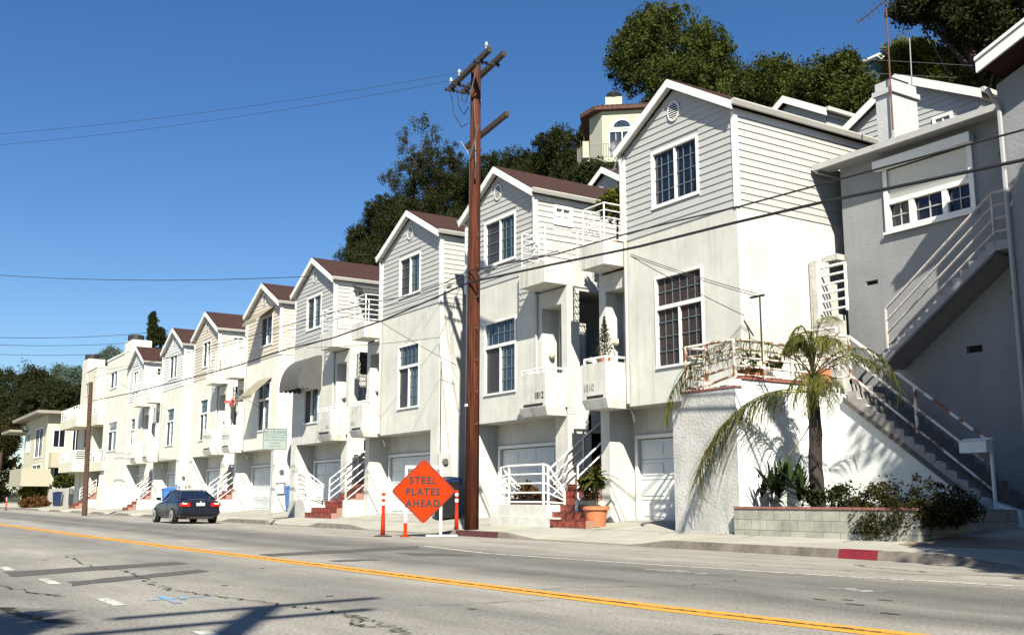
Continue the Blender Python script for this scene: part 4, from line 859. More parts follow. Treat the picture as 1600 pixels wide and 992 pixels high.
ro = rf.build('roof', ROOF, F_); fa.build('rake_board', TRIM, ro)
MB().tube([(fx0+.0, fy-.35, fe-.15), (fx0+.05, fy-.06, fe-.5), (fx0+.05, fy-.06, .5)], .05).build('downspout', mat('downspout_grey', (.34, .35, .36), .7), F_)

# ------------------------------------------------------------------ palm tree
pb0 = at(1278, 800, 17.4); pc = at(1270, 590, 17.3)
t = thing('palm_tree', 'feathery palm in the block planter before the white stair wall', 'palm tree', (pb0.x, pb0.y, .74))
mb = MB(); k_ = 12; pts = []; rad = []
for i in range(k_+1):
    q = Vector((pb0.x, pb0.y, .7)).lerp(pc, i/k_); q.x += math.sin(i*1.1)*.02; pts.append(q); rad.append(.15-.035*i/k_+(.012 if i % 2 else 0))
mb.tube(pts, rad, 10); mb.build('trunk', mat('palm_trunk', (.045, .035, .03), .95, .5, 7, .9, 15), t)
FP = []; FV = []; stem = MB()
def frond(ctrl, ll=.42, n=70, tone=.5, droop=.8, rw=.016):
    ctrl = [Vector(c_) for c_ in ctrl]
    def bez(u):
        c_ = list(ctrl)
        while len(c_) > 1: c_ = [a_.lerp(b_, u) for a_, b_ in zip(c_, c_[1:])]
        return c_[0]
    pts = [bez(i/16) for i in range(17)]; stem.tube(pts, rw, 5, .004)
    for i in range(int(n*.8)):
        u = .2+.8*i/(n*.8)+random.uniform(-.01, .01); u = min(.99, u); p_ = bez(u); d = (bez(min(1, u+.02))-bez(u-.02)).normalized(); sd_ = d.cross(Vector((0, 0, 1))); sd_ = sd_.normalized() if sd_.length > .1 else Vector((1, 0, 0))
        for sg in (-1, 1):
            l = ll*(1-.55*abs(u-.45)/.55)*random.uniform(.75, 1.15); up = random.uniform(-.1, .35)
            dd = (sd_*sg*random.uniform(.3, 1)+d*random.uniform(.3, 1.0)+Vector((random.uniform(-.25, .25), random.uniform(-.25, .25), up))).normalized(); w_ = .0075*random.uniform(.7, 1.3); nr = dd.cross(Vector((0, 0, 1))); nr = nr.normalized() if nr.length > .05 else Vector((1, 0, 0)); nr = (nr+Vector((random.uniform(-.6, .6),)*3)).normalized()
            tn = min(1, max(0, tone+random.uniform(-.3, .3))); pr = None
            for k2 in range(4):
                t_ = k2/3; q = p_+dd*l*t_+Vector((0, 0, -droop*l*t_*t_)); wv = w_*(1, 1.1, .8, .1)[k2]; cur = (q-nr*wv, q+nr*wv)
                if pr: FP.extend([pr[0], pr[1], cur[1], cur[0]]); FV.append(tn)
                pr = cur
A = lambda px, py, Y: at(px, py, Y)
frond([pc, A(1240, 520, 17.1), A(1120, 500, 16.6), A(1055, 560, 16.2), A(1040, 655, 16.0)], .62, 150, .4, .9)
frond([pc, A(1230, 520, 17.0), A(1110, 540, 16.5), A(1075, 580, 16.2), A(1062, 610, 16.1)], .4, 60, .4, .9)
frond([A(1268, 615, 17.3), A(1240, 600, 17.0), A(1160, 600, 16.4), A(1110, 670, 16.1), A(1088, 755, 16.0)], .9, 130, .45, 1.0)
frond([A(1268, 615, 17.3), A(1250, 610, 17.0), A(1180, 600, 16.5), A(1130, 650, 16.2), A(1100, 720, 16.1)], .7, 90, .35, 1.0)
frond([pc, A(1272, 520, 17.3), A(1280, 480, 17.2), A(1310, 500, 17.0)], .45, 60, .75, .8)
frond([pc, A(1265, 530, 17.3), A(1262, 490, 17.3), A(1238, 520, 17.1)], .45, 60, .75, .8)
frond([pc, A(1285, 540, 17.2), A(1310, 505, 17.0), A(1330, 560, 16.9)], .4, 50, .7, .9)
frond([pc, A(1300, 540, 17.3), A(1360, 510, 17.5), A(1400, 570, 17.8), A(1408, 620, 17.9)], .45, 70, .1, .9)
frond([pc, A(1300, 560, 17.2), A(1340, 530, 17.1), A(1370, 580, 17.1)], .35, 50, .2, 1.0)
frond([pc, A(1320, 560, 17.6), A(1350, 540, 18.2), A(1390, 590, 18.6)], .4, 50, .15, .9)
for dx_, dy_ in ((14, 20), (-12, 18), (24, 40), (-20, 40), (5, 45), (30, 18), (-26, 20), (18, 60), (-8, 60)): frond([pc, A(1270+dx_, 570+dy_*.3, 17.1), A(1270+dx_*1.5, 590+dy_, 17.0)], .32, 34, .65, 1.0)
frond([pc, A(1271, 530, 17.3), A(1271, 478, 17.3)], .03, 8, .8, 0, .022)
for k2_ in range(13):
    a2 = random.uniform(-1, 1); frond([pc, A(1270+a2*14, 530, 17.2+random.uniform(-.2, .2)), A(1270+a2*38, 492+abs(a2)*20+random.uniform(-6, 14), 17.1+random.uniform(-.3, .3)), A(1270+a2*52, 540+abs(a2)*14, 17.0)], .36, 60, .6, .8, .01)
# dry bare fronds hanging in front of the wall
frond([A(1272, 640, 17.4), A(1262, 690, 17.3), A(1232, 700, 17.0), A(1214, 740, 16.9)], .05, 10, .3, .4)
off = parent_loc(t); quad_mesh('fronds', np.array([list(q-off) for q in FP]), LF_PALM, t, np.array(FV)); stem.build('frond_stems', mat('frond_stem', (.24, .22, .06), .6), t)
# agave-like plant
a_ = at(1210, 790, 17.1); t = thing('spiky_plant', 'dark spiky leaved plant at the left end of the block planter', 'plant', (a_.x, a_.y, .75))
for k_ in range(9):
    q = at(1170+k_*11+random.uniform(-4, 4), 775-random.uniform(0, 22)*(k_ > 1), 17.1+random.uniform(-.35, .3)); strap_leaves('leaf_blades', (q.x, q.y, q.z-.05), 18, .85, .085, LF_AGAV, t, .95, .3, 4)
t = thing('shrub', 'low dark leafy shrub around the foot of the palm trunk', 'shrub', tuple(at(1300, 795, 17.2)))
q = at(1300, 780, 17.3); leaf_ball(t, (q.x, q.y, q.z), (.75, .4), .28, 1600, .09, LF_DARK); MB().tube([t.location, t.location+Vector((0, 0, .2))], .02).build('stem', BARK, t)
for i in range(0): pass
def bush(label, px, py, Y, rx, ry, rz, n, size, m, name='bush', extra=()):
    q = at(px, py, Y); t = thing(name, label, 'bush', (q.x, q.y, max(.15, q.z-rz)))
    bl = [(q.x, q.y, q.z, rx, ry, rz)]+[(q.x+a*rx, q.y+b*ry, q.z+c*rz, rx*d, ry*d, rz*d) for a, b, c, d in extra]
    C, v = clumps(bl, max(8, n//40//len(bl)), 40, min(rx, ry, rz)*.38); leaves_obj('foliage', C, size, m, t, .45, v=v)
    s_ = MB()
    for k in range(6): e = Vector((q.x+random.uniform(-.7, .7)*rx, q.y+random.uniform(-.6, .6)*ry, q.z+random.uniform(-.1, .6)*rz)); s_.tube([t.location, t.location.lerp(e, .5)+Vector((0, 0, .1)), e], [.04, .025, .01], 5)
    s_.build('stems', BARK, t); return t
bush('wide scraggly bush spilling over the right end of the block planter', 1428, 785, 16.75, 1.2, .55, .44, 14000, .075, LF_BUSH, extra=((-.75, -.3, -.5, .5), (.55, -.2, -.3, .6), (.0, -.5, -.6, .6), (-.45, -.6, -1.0, .4)))
# ------------------------------------------------------------------ off-frame tree that shades the right side, and one behind the camera
def blob(px, py, Y, rpx, rpy, ry=None):
    q = at(px, py, Y); s_ = (q-CAM).length/FPX; return (q.x, q.y, q.z, rpx*s_, ry or (rpx*s_), rpy*s_)
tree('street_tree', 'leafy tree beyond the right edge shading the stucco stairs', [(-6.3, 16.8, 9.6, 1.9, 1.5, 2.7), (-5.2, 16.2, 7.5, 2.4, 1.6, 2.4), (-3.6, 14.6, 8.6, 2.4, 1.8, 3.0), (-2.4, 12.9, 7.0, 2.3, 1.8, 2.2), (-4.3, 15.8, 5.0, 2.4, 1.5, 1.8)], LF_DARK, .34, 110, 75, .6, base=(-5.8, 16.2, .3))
tree('street_tree', 'unseen dense low tree added beyond the right edge to darken the driveway', [(-7.6, 17.4, 2.6, 1.5, 1.2, 2.4), (-5.6, 15.4, 2.8, 2.0, 1.6, 2.6), (-3.2, 13.6, 4.0, 2.4, 2.0, 3.4), (-1.0, 12.0, 5.5, 2.6, 2.2, 4.0)], LF_DARK, .34, 90, 70, .6, base=(-4.5, 15.6, .3))  # added off-frame foliage: blocks sky light so the driveway side gets darker
tree('street_tree', 'tree on the near side of the road behind the viewpoint', [(-2.45, -2.85, 6.9, .8, .8, .8)], LF_DARK, .16, 50, 60, .3, base=(-2.2, -4.6, 0))

# ------------------------------------------------------------------ utility poles
def pole_hw(t, top, arms):
    pass
PX, PY_ = -24.95, 14.85; HT = 13.75
t = thing('utility_pole', 'tall reddish brown wooden utility pole beside the orange sign', 'utility pole', (PX, PY_, .14)); t.rotation_euler = (0, 0, 0)
MB().tube([(PX-.06, PY_, .1), (PX-.03, PY_, 5), (PX, PY_, 10), (PX+.02, PY_, HT)], [.20, .185, .165, .145], 14).build('pole', WOOD, t, True)
ad = Vector((-1, .15, 0)).normalized(); an = Vector((.15, 1, 0)).normalized()
def arm(parent, c, L0, L1, w_=.06, h_=.07, name='crossarm', m=DWOOD):
    a = Vector(c)+ad*L0; b = Vector(c)+ad*L1; mid = (a+b)/2; mb = MB(); mb.obox(mid, ad*((a-b).length/2), an*w_, Vector((0, 0, h_))); return mb.build(name, m, parent)
ca1 = arm(t, (PX, PY_-.24, HT-.25), 1.55, -1.6); ca2 = arm(t, (PX, PY_+.24, HT-.25), 1.55, -1.6); ca3 = arm(t, (PX, PY_+.23, 11.6), 1.25, -1.85)
WI = mat('insulator_white', (.75, .75, .72), .3); BI = mat('insulator_dark', (.03, .025, .03), .4)
for d_ in (1.45, .75, -1.35):
    c = Vector((PX, PY_-.24, HT-.18))+ad*d_; MB().tube([c, c+Vector((0, -.02, .12))], .015).lathe(c+Vector((0, 0, .1)), [(.03, 0), (.065, .03), (.03, .05), (.06, .08), (.03, .11), (.02, .15)], 10).build('insulator', WI, ca1)
for d_ in (1.35, .85, -.95):
    c = Vector((PX, PY_, HT-.36))+ad*d_; mb = MB(); p0 = c-an*.45; p1 = c+an*.3
    for k_ in range(7): q = p0.lerp(p1, k_/6); mb.tube([q, q+an*.05], .06, 8)
    mb.tube([p0, p1], .025).build('strain_insulator', BI, ca2)
for a_, b_ in ((Vector((PX, PY_-.2, HT-1.15)), Vector((PX, PY_-.26, HT-.3))-ad*.75), (Vector((PX, PY_+.2, HT-1.15)), Vector((PX, PY_+.26, HT-.3))+ad*.7), (Vector((PX, PY_-.2, 10.7)), Vector((PX, PY_-.24, 11.5))-ad*.8), (Vector((PX, PY_-.2, 10.9)), Vector((PX, PY_-.24, 11.5))+ad*.6)): MB().tube([a_, b_], .018).build('arm_brace', mat('galvanised', (.35, .35, .36), .5, metal=.6), t)
mb = MB()
for d_, zz in ((1.35, 11.9), (.85, 12.4), (.5, 12.9)):
    a = Vector((PX, PY_-.3, HT-.4))+ad*d_; e = Vector((PX-.1, PY_-.18, zz)); mb.tube([a, a.lerp(e, .25)-Vector((0, 0, .55)), a.lerp(e, .65)-Vector((0, 0, .55*.9)), e], .014, 5)
mb.tube([(PX+.12, PY_-.12, 12.6), (PX+.26, PY_-.15, 11.6), (PX+.1, PY_-.16, 10.9)], .014).tube([(PX+.17, PY_-.1, 11.3), (PX+.27, PY_-.14, 10.6), (PX+.24, PY_-.14, 10.1)], .03)
mb.tube([(PX+.0, PY_-.18, 10.8), (PX+.0, PY_-.195, 8.8), (PX-.02, PY_-.2, 7.6)], .012)
mb.build('jumper_wire', BLK, t)
MB().box(PX-.12, PX+.0, PY_-.215, PY_-.185, 3.55, 3.62).build('pole_tag', RAIL, t)
mb = MB()
for i in range(7):
    for sg in (-1, 1): z = 2.6+i*.9+(.45 if sg > 0 else 0); mb.tube([(PX+sg*.1, PY_-.05, z), (PX+sg*.3, PY_-.05, z), (PX+sg*.3, PY_-.05, z+.05)], .01, 5)
mb.build('climbing_step', mat('galvanised_dark', (.15, .14, .14), .6), t)
# distant pole
lx, lz = at(131, 803, 14.9).x, 0
b0 = at(131, 803, 15.2); bx = -70.5
q0 = gz(132, 803, .12)
t = thing('utility_pole', 'dark brown wooden pole in front of the far flat-topped buildings', 'utility pole', (q0.x, q0.y, .1)); tp = at(142, 597, q0.y)
MB().tube([(q0.x, q0.y, .05), (tp.x, tp.y, tp.z)], .16, 8, .12).build('pole', mat('pole_dark', (.07, .035, .025), .9, .3, 5), t)
# pole behind the viewpoint (casts the crossarm shadow on the road)
bx_, by_ = 2.6, -3.05
t = thing('utility_pole', 'wooden pole behind the viewpoint casting the double crossarm shadow', 'utility pole', (bx_, by_, 0))
MB().tube([(bx_, by_, 0), (bx_, by_, 12.1)], .19, 10, .15).build('pole', WOOD, t)
for zz in (11.9, 10.95): MB().obox((bx_-.2, by_, zz), (-.25, 1.35, 0), (.06, .012, 0), (0, 0, .06)).build('crossarm', DWOOD, t)

# ------------------------------------------------------------------ wires
CAB = mat('cable_black', (.015, .015, .017), .6)
def cable(label, pts, r, group='utility wires', cat='wire', seg=5):
    P = [Vector(p) for p in pts]; mb = MB()
    if len(P) == 2:
        a, b = P; L_ = (a-b).length; P = [a.lerp(b, i/14)-Vector((0, 0, L_*.012*4*(i/14)*(1-i/14))) for i in range(15)]
    mb.tube(P, r, seg); o = mb.build('utility_wire', CAB); tag(o, label, cat, group); return recenter(o)
A15 = lambda l: [tuple(at(x, y, 14.65)) for x, y in l]
poleA = (PX+.0, PY_-.2, 7.08); poleB = (PX, PY_-.2, 7.42)
cable('thick black cable from the right edge to the tall pole, lower of the two', [tuple(at(1680, 230, 14.65))]+A15([(1600, 250), (1440, 284), (1290, 315), (1140, 350), (1000, 385), (860, 414)])+[poleA], .03)
cable('thinner black cable above the thick one, right of the tall pole', [tuple(at(1680, 178, 14.65))]+A15([(1600, 203), (1380, 262), (1155, 323), (1060, 345), (980, 365), (870, 397)])+[poleB], .018)
cable('thick cable descending left from the tall pole across the row houses', [poleA]+A15([(690, 461), (600, 500), (520, 528), (450, 545), (375, 570), (300, 590), (200, 615), (145, 626)]), .028)
cable('upper cable leaving the tall pole to the left', [poleB]+A15([(700, 440), (640, 462), (595, 470), (520, 488), (400, 522), (250, 562), (146, 590)]), .016)
cable('small messenger wire strung just above the upper cable', [tuple(at(872, 392, 14.6)), tuple(at(780, 420, 14.6)), tuple(at(736, 430, 14.65)), tuple(at(640, 470, 14.65)), tuple(at(520, 500, 14.65)), tuple(at(300, 552, 14.65)), tuple(at(145, 582, 14.65))], .010)
for (px, py), lb_ in (((752, 428), 'grey splice clamp on the upper cable just right of the tall pole'), ((772, 420), 'second grey splice clamp right of the tall pole'), ((838, 404), 'grey splice clamp farther right, before the balcony rail'), ((702, 449), 'grey splice clamp just left of the tall pole')):
    q = at(px, py, 14.6); o = MB().tube([q-Vector((.14, 0, .0)), q-Vector((.07, 0, -.02))], .02, 6).tube([q-Vector((.08, 0, -.02)), q+Vector((.08, 0, .04))], .05, 6).tube([q+Vector((.07, 0, .04)), q+Vector((.14, 0, .05))], .02, 6).build('cable_splice', mat('splice_grey', (.2, .19, .18), .6)); tag(o, lb_, 'cable splice', 'splice clamps on the cables'); recenter(o)
m1 = at(1185, 462, 17.9)
for i, (a, b, lb) in enumerate(((at(985, 397, 14.65), at(1183, 459, 17.4), 'upper service drop to the nearest house mast'), (at(985, 400, 14.65), at(1183, 463, 17.4), 'lower service drop to the nearest house mast'), (at(985, 400, 14.65), at(1163, 493, 17.4), 'thin drop wire to the corner of the nearest house'),
                                (at(725, 430, 14.65), at(686, 528, 17.5), 'drop wire to the corner of the house left of the pole'), (at(480, 543, 14.65), at(686, 527, 17.5), 'long thin wire running left across the house left of the pole'), (at(590, 500, 14.65), at(712, 570, 17.9), 'short drop wire ending on the bright side wall'),
                                (at(330, 583, 14.65), at(410, 640, 17.5), 'drop wire to the beige awning house'), (at(190, 600, 14.65), at(262, 640, 17.5), 'drop wire to the cream row house'))):
    cable(lb, [a, b], .009)
for (x0_, y0_, z0_), (x1_, y1_, z1_), lb in (((0, 207, 14.2), (715, 118, 13.6), 'faint high wire, upper, crossing the sky from the pole top'), ((0, 224, 14), (700, 140, 13.4), 'faint high wire, lower, crossing the sky from the pole top'),
                                          ((0, 428, 11), (480, 432, 11.5), 'single wire crossing the blue sky at mid height'), ((0, 526, 9), (240, 519, 11), 'distant wire, highest of the far left bundle'), ((0, 538, 9), (200, 536, 10), 'distant wire, second of the far left bundle'), ((0, 553, 9), (190, 552, 9.6), 'distant wire, lowest of the far left bundle')):
    a = gz(x0_, y0_, z0_) if y0_ < 700 else None; b = gz(x1_, y1_, z1_)
    if x1_ == 480: b = at(480, 432, 14.5)
    if x1_ > 690: b = Vector((PX, PY_-.3, HT-.05))+ad*(1.45 if y1_ > 130 else .75)
    cable(lb, [a-(b-a)*.08, b], .0065 if x1_ > 690 else .014, cat='wire')
# service mast and meters
t = thing('service_mast', 'thin dark electrical mast on the bright side wall of the nearest house', 'service mast', (-17.0, 18.5, 4.6)); q = at(1187, 462, 17.45); MB().tube([q-Vector((.15, 0, -.02)), q, q-Vector((0, 0, 1.5))], .022).tube([q-Vector((.3, 0, 0)), q+Vector((.05, .1, .02))], .03).build('mast', BLK, t)
t.location = (q.x, q.y, q.z-1.5); t.children[0].location = Vector((-17.0, 18.5, 4.6))-t.location
METG = mat('meter_grey', (.45, .45, .43), .5)
for x_, y_, lb in ((-31.93, 17.75, 'round electric meter on white box beside the tall pole'), (-48.1, 17.85, 'electric meter box on the cream wall above the bins'), (-64.95, 17.85, 'electric meter box on the far cream house wall')):
    t = thing('electric_meter', lb, 'electric meter', (x_, y_, 2.0), 'electric meters on the side walls'); MB().box(x_+.003, x_+.12, y_-.2, y_+.25, 1.75, 2.55).box(x_+.003, x_+.1, y_-.1, y_+.2, 1.25, 1.7).build('meter_box', METG if x_ > -40 else TRIM, t)
    mb = MB(); [mb.face([(x_+.2, y_+.03+math.cos(q_)*.11, 2.28+math.sin(q_)*.11) for q_ in [i*2*math.pi/14 for i in range(14)]])]
    for i in range(14):
        q_, r_ = i*2*math.pi/14, (i+1)*2*math.pi/14; mb.face([(x_+.12, y_+.03+math.cos(q_)*.11, 2.28+math.sin(q_)*.11), (x_+.12, y_+.03+math.cos(r_)*.11, 2.28+math.sin(r_)*.11), (x_+.2, y_+.03+math.cos(r_)*.11, 2.28+math.sin(r_)*.11), (x_+.2, y_+.03+math.cos(q_)*.11, 2.28+math.sin(q_)*.11)])
    mb.build('meter_dial', mat('meter_dial', (.12, .12, .12), .2), t); MB().tube([(x_+.05, y_-.12, 2.5), (x_+.05, y_-.12, 5.8)], .018).build('conduit', BLK if x_ > -40 else TRIM, t)

# ------------------------------------------------------------------ orange sign
ORG = mat('orange_sign', (.40, .033, .003), .6, .10, 5, spec=.08); SG = (-25.35, 13.3)
sn = Vector((1.0, -.42, 0)).normalized(); sxd = Vector((0, 0, 1)).cross(sn); sc_ = at(662, 767, 13.25)
t = thing('road_work_sign', 'orange diamond sign reading STEEL PLATES AHEAD on a white frame', 'road sign', (sc_.x, sc_.y, 0))
hs = .88
def rdiamond(c, h, y_off, rr=.08):
    pts = []
    for k_ in range(4):
        a = math.pi/2*k_; cdir = (math.cos(a), math.sin(a))
        p1 = (cdir[0]*(h-rr)+(-cdir[1])*rr*.9, cdir[1]*(h-rr)+cdir[0]*rr*.9); p0 = (cdir[0]*(h-rr)-(-cdir[1])*rr*.9, cdir[1]*(h-rr)-cdir[0]*rr*.9)
        pts += [p0, (cdir[0]*(h-rr*.45), cdir[1]*(h-rr*.45)), p1]
    return [c+sxd*x_+Vector((0, 0, y_))+sn*y_off for x_, y_ in pts]
MB().prism(rdiamond(sc_, hs, 0), -sn*.012).build('sign_panel', ORG, t)
o1, o2 = rdiamond(sc_, hs-.035, .003), rdiamond(sc_, hs-.06, .003); mb = MB()
for i in range(len(o1)): j = (i+1) % len(o1); mb.face([o1[i], o1[j], o2[j], o2[i]])
sp = t.children[0]; mb.build('sign_border', BLK, sp)
for i, tx in enumerate(('STEEL', 'PLATES', 'AHEAD')): text_mesh(tx, .265, 'lettering', BLK, sp, sc_+Vector((0, 0, .20-.305*i))+sn*.004+sxd*-.02, sxd, (0, 0, 1), .001, sx=.92, spacing=1.22, bold=.035)
fr = MB(); bk = -sn*.05
for sx_ in (-.47, .47):
    base = sc_+bk+sxd*sx_; base.z = 0; fr.obox((base.x, base.y, .92), sxd*.035, sn*.02, (0, 0, .9))
top_ = sc_+bk; top_.z = 1.84; fr.obox(top_, sxd*.5, sn*.02, (0, 0, .04)); fr.obox((top_.x, top_.y, 1.1), sxd*.44, sn*.015, (0, 0, .03)); fr.build('sign_frame', RAIL, t)
bl = sc_+bk+sxd*.5; MB().obox((bl.x, bl.y, .035), sxd*.42, sn*.04, (0, 0, .02)).build('frame_foot', RAIL, t)
bl = sc_+bk-sxd*.47; MB().obox((bl.x, bl.y, .2), sxd*.045, sn*.03, (0, 0, .17)).obox((bl.x, bl.y, .02), sxd*.13, sn*.08, (0, 0, .015)).build('orange_sleeve', ORG, t)

# delineators
REFL = mat('reflective_white', (.82, .82, .82), .3)
t = thing('delineator_post', 'orange delineator post standing left of the diamond sign', 'delineator', (0, 0, 0), 'orange delineator posts')
MB().lathe((0, 0, 0), [(.26, 0), (.26, .02), (.09, .05), (0, .05)], 8).build('base', mat('black_rubber', (.06, .035, .03), .8), t)
MB().lathe((0, 0, .03), [(.062, 0), (.055, .4), (.046, .6), (.046, 1.05), (.056, 1.06), (.056, 1.13), (.0, 1.13)], 14).build('post', mat('orange_plastic', (.50, .030, .006), .6, spec=.12), t, True)
MB().lathe((0, 0, .83), [(.05, 0), (.05, .09), (0, .09)], 14).lathe((0, 0, 1.0), [(.05, 0), (.05, .08), (0, .08)], 14).build('reflective_band', REFL, t)
q = gz(598, 838); t.location = (q.x, q.y, 0)
q = gz(725, 829, .1); d2 = copy_tree(t, None, (q.x+.0, q.y-.25, .08), 0, 'orange delineator post standing against the tall pole')
q = gz(9, 797, .0); copy_tree(t, None, (q.x, q.y, 0), 0, 'far orange delineator post at the left edge of the picture')

# no cruising sign
t = thing('street_sign', 'white NO CRUISING sign on a thin grey metal post', 'street sign', (-39.4, 14.75, .12))
q = gz(421, 815, .12); MB().tube([(q.x, q.y, .1), (q.x, q.y, 3.6)], .035, 6).build('post', mat('galv_post', (.30, .31, .31), .5, .2, 6), t)
t.location = (q.x, q.y, .12); t.children[0].location = (0, 0, 0)
me = t.children[0].data
for v in me.vertices: v.co = v.co+Vector((-39.4, 14.75, .12))-Vector((q.x, q.y, .12))
sn = Vector((1, -.25, 0)).normalized(); sxd = Vector((0, 0, 1)).cross(sn); c = Vector((q.x, q.y, 3.3))+sn*.05+sxd*.08
SGN = mat('sign_white', (.27, .31, .29), .5); GRN = mat('sign_green', (.04, .10, .075), .6)
MB().obox(c, sxd*.47, sn*.006, (0, 0, .42)).build('sign_panel', SGN, t); sp = t.children[-1]
mb = MB()
for a, b, d, e in ((-.45, .45, .39, .405), (-.45, .45, -.405, -.39), (-.45, .45, .17, .18)): mb.obox(c+Vector((0, 0, (d+e)/2))+sn*.009, sxd*((b-a)/2), sn*.001, (0, 0, (e-d)/2+.004))
for x_ in (-.445, .445): mb.obox(c+sxd*x_+sn*.009, sxd*.009, sn*.001, (0, 0, .4))
mb.build('sign_border', GRN, sp)
for tx, zz, s_ in (('NO CRUISING', .235, .15), ('TWO TIMES PAST SAME', .055, .078), ('POINT WITHIN 6 HOURS', -.06, .078), ('IS CRUISING', -.175, .078), ('CITY MUNI. CODE', -.29, .06)): text_mesh(tx, s_, 'lettering', GRN, sp, c+Vector((0, 0, zz))+sn*.01, sxd, (0, 0, 1), .001, sx=.88, spacing=1.05)

# bins
def bin_(label, x, y, z, col, lid, rz=0, h=1.05):
    t = thing('wheelie_bin', label, 'bin', (x, y, z), 'wheeled bins beside the houses', rz); wv = .3
    mb = MB(); lo, hi = [(-.22, -.25), (.22, -.25), (.22, .25), (-.22, .25)], [(-.3, -.34), (.3, -.34), (.3, .36), (-.3, .36)]; L3 = parent_loc(t)
    a = [L3+Vector((p_[0], p_[1], .05)) for p_ in lo]; b = [L3+Vector((p_[0], p_[1], h-.1)) for p_ in hi]
    mb.face(a[::-1])
    for i in range(4): mb.face([a[i], a[(i+1) % 4], b[(i+1) % 4], b[i]])
    mb.box(L3.x-.32, L3.x+.32, L3.y-.36, L3.y+.38, L3.z+h-.13, L3.z+h-.08)
    mb.build('body', col, t)
    mb = MB(); mb.prism([(L3.x-.33, L3.y-.37, L3.z+h-.075), (L3.x-.33, L3.y+.4, L3.z+h-.075), (L3.x-.33, L3.y+.42, L3.z+h+.02), (L3.x-.33, L3.y+.0, L3.z+h+.05), (L3.x-.33, L3.y-.37, L3.z+h-.03)], (.66, 0, 0)); mb.build('lid', lid, t)
    for sx_ in (-.3, .26): MB().tube([(L3.x+sx_, L3.y+.27, L3.z+.12), (L3.x+sx_+.05, L3.y+.27, L3.z+.12)], .12, 12).build('wheel', BLK, t)
    MB().tube([(L3.x-.25, L3.y+.44, L3.z+h-.05), (L3.x+.25, L3.y+.44, L3.z+h-.05)], .018).build('handle', col, t)
    return t
BB = mat('bin_blue', (.05, .17, .48), .45); BDK = mat('bin_dark_blue', (.008, .018, .07), .45); BK = mat('bin_black', (.014, .013, .015), .45)
bin_('black bin with blue lid directly behind the orange diamond sign', -31.0, 17.35, .34, BK, BDK, .0, 1.35); t = bin_('black bin half hidden behind the tall pole', -30.45, 17.1, .33, BK, BDK, .1, 1.3)
def onZx(px, Y): return at(px, 790, Y).x
bin_('black bin against the cream wall beside a bright blue bin', onZx(446, 19.0), 19.0, .42, BK, BK, .1)
bin_('bright blue bin beside the black bin under the meter', onZx(457, 18.3), 18.3, .42, BB, BB, .0, 1.2)
bin_('bright blue bin just visible behind the parked car roof', onZx(262, 17.1), 17.1, .35, BB, BB, 0, 1.3)
bin_('bright blue bin at the far end beside the white block planter', onZx(166, 17.4), 17.4, .35, BB, BB)
bin_('dark blue bin beside the green hedge at the far left', onZx(88, 17.0), 17.0, .3, BDK, BDK, 0, 1.3); 

# ------------------------------------------------------------------ parked car (navy coupe, nose pointing away)
CP = bpy.data.materials.new('car_navy'); CP.use_nodes = True; b_ = CP.node_tree.nodes['Principled BSDF']; b_.inputs['Base Color'].default_value = (.003, .004, .016, 1); b_.inputs['Roughness'].default_value = .35; b_.inputs['Metallic'].default_value = 0; b_.inputs['Coat Weight'].default_value = .35; b_.inputs['Coat Roughness'].default_value = .05
CG = mat('car_glass', (.01, .014, .03), .05, spec=.8); TY = mat('tyre', (.012, .012, .012), .85); RIM = mat('rim_alloy', (.38, .38, .38), .4, metal=.2)
CX, CY, = -42.75, 12.55
car = thing('parked_car', 'dark blue coupe parked at the kerb, seen from behind', 'car', (CX-2.25, CY, 0))
# stations along length s (0 rear .. 4.48 front): (s, half width, z bottom, z belt, z deck)
def lv(s_, zb, zk, hw, zsh):   # cross-section points from bottom centre up one side
    return [(0, zb), (hw*.9, zb), (hw*.985, zb+.12), (hw, (zb+zsh)/2), (hw*.975, zsh-.06), (hw*.90, zsh), (hw*.6, zk), (0, zk+.012)]
ST = [(0, .34, .92, .78, .86), (.05, .26, .97, .83, .90), (.35, .2, 1.0, .87, .93), (.9, .18, 1.0, .88, .94), (1.6, .18, .98, .885, .93), (2.6, .18, .97, .885, .91), (3.2, .18, .93, .88, .87), (3.9, .2, .84, .85, .79), (4.3, .24, .74, .78, .70), (4.46, .32, .62, .68, .60)]
body = MB(); rings = []
for s_, zb, zk, hw, zsh in ST:
    half = lv(s_, zb, zk, hw, zsh); full = half+[(-x_, z_) for x_, z_ in half[-2:0:-1]]; rings.append([(CX-s_, CY+x_, z_) for x_, z_ in full])
idx = []
for r_ in rings: idx.append(len(body.v)); body.v += r_
n = len(rings[0])
for a, b in zip(idx, idx[1:]):
    for j in range(n): body.f.append((a+j, b+j, b+(j+1) % n, a+(j+1) % n)); body.mi.append(0)
body.f.append(tuple(idx[0]+j for j in range(n))); body.mi.append(0); body.f.append(tuple(idx[-1]+j for j in reversed(range(n)))); body.mi.append(0)
bo = body.build('body', CP, car, True); md = bo.modifiers.new('sub', 'SUBSURF'); md.levels = 2; md.render_levels = 2
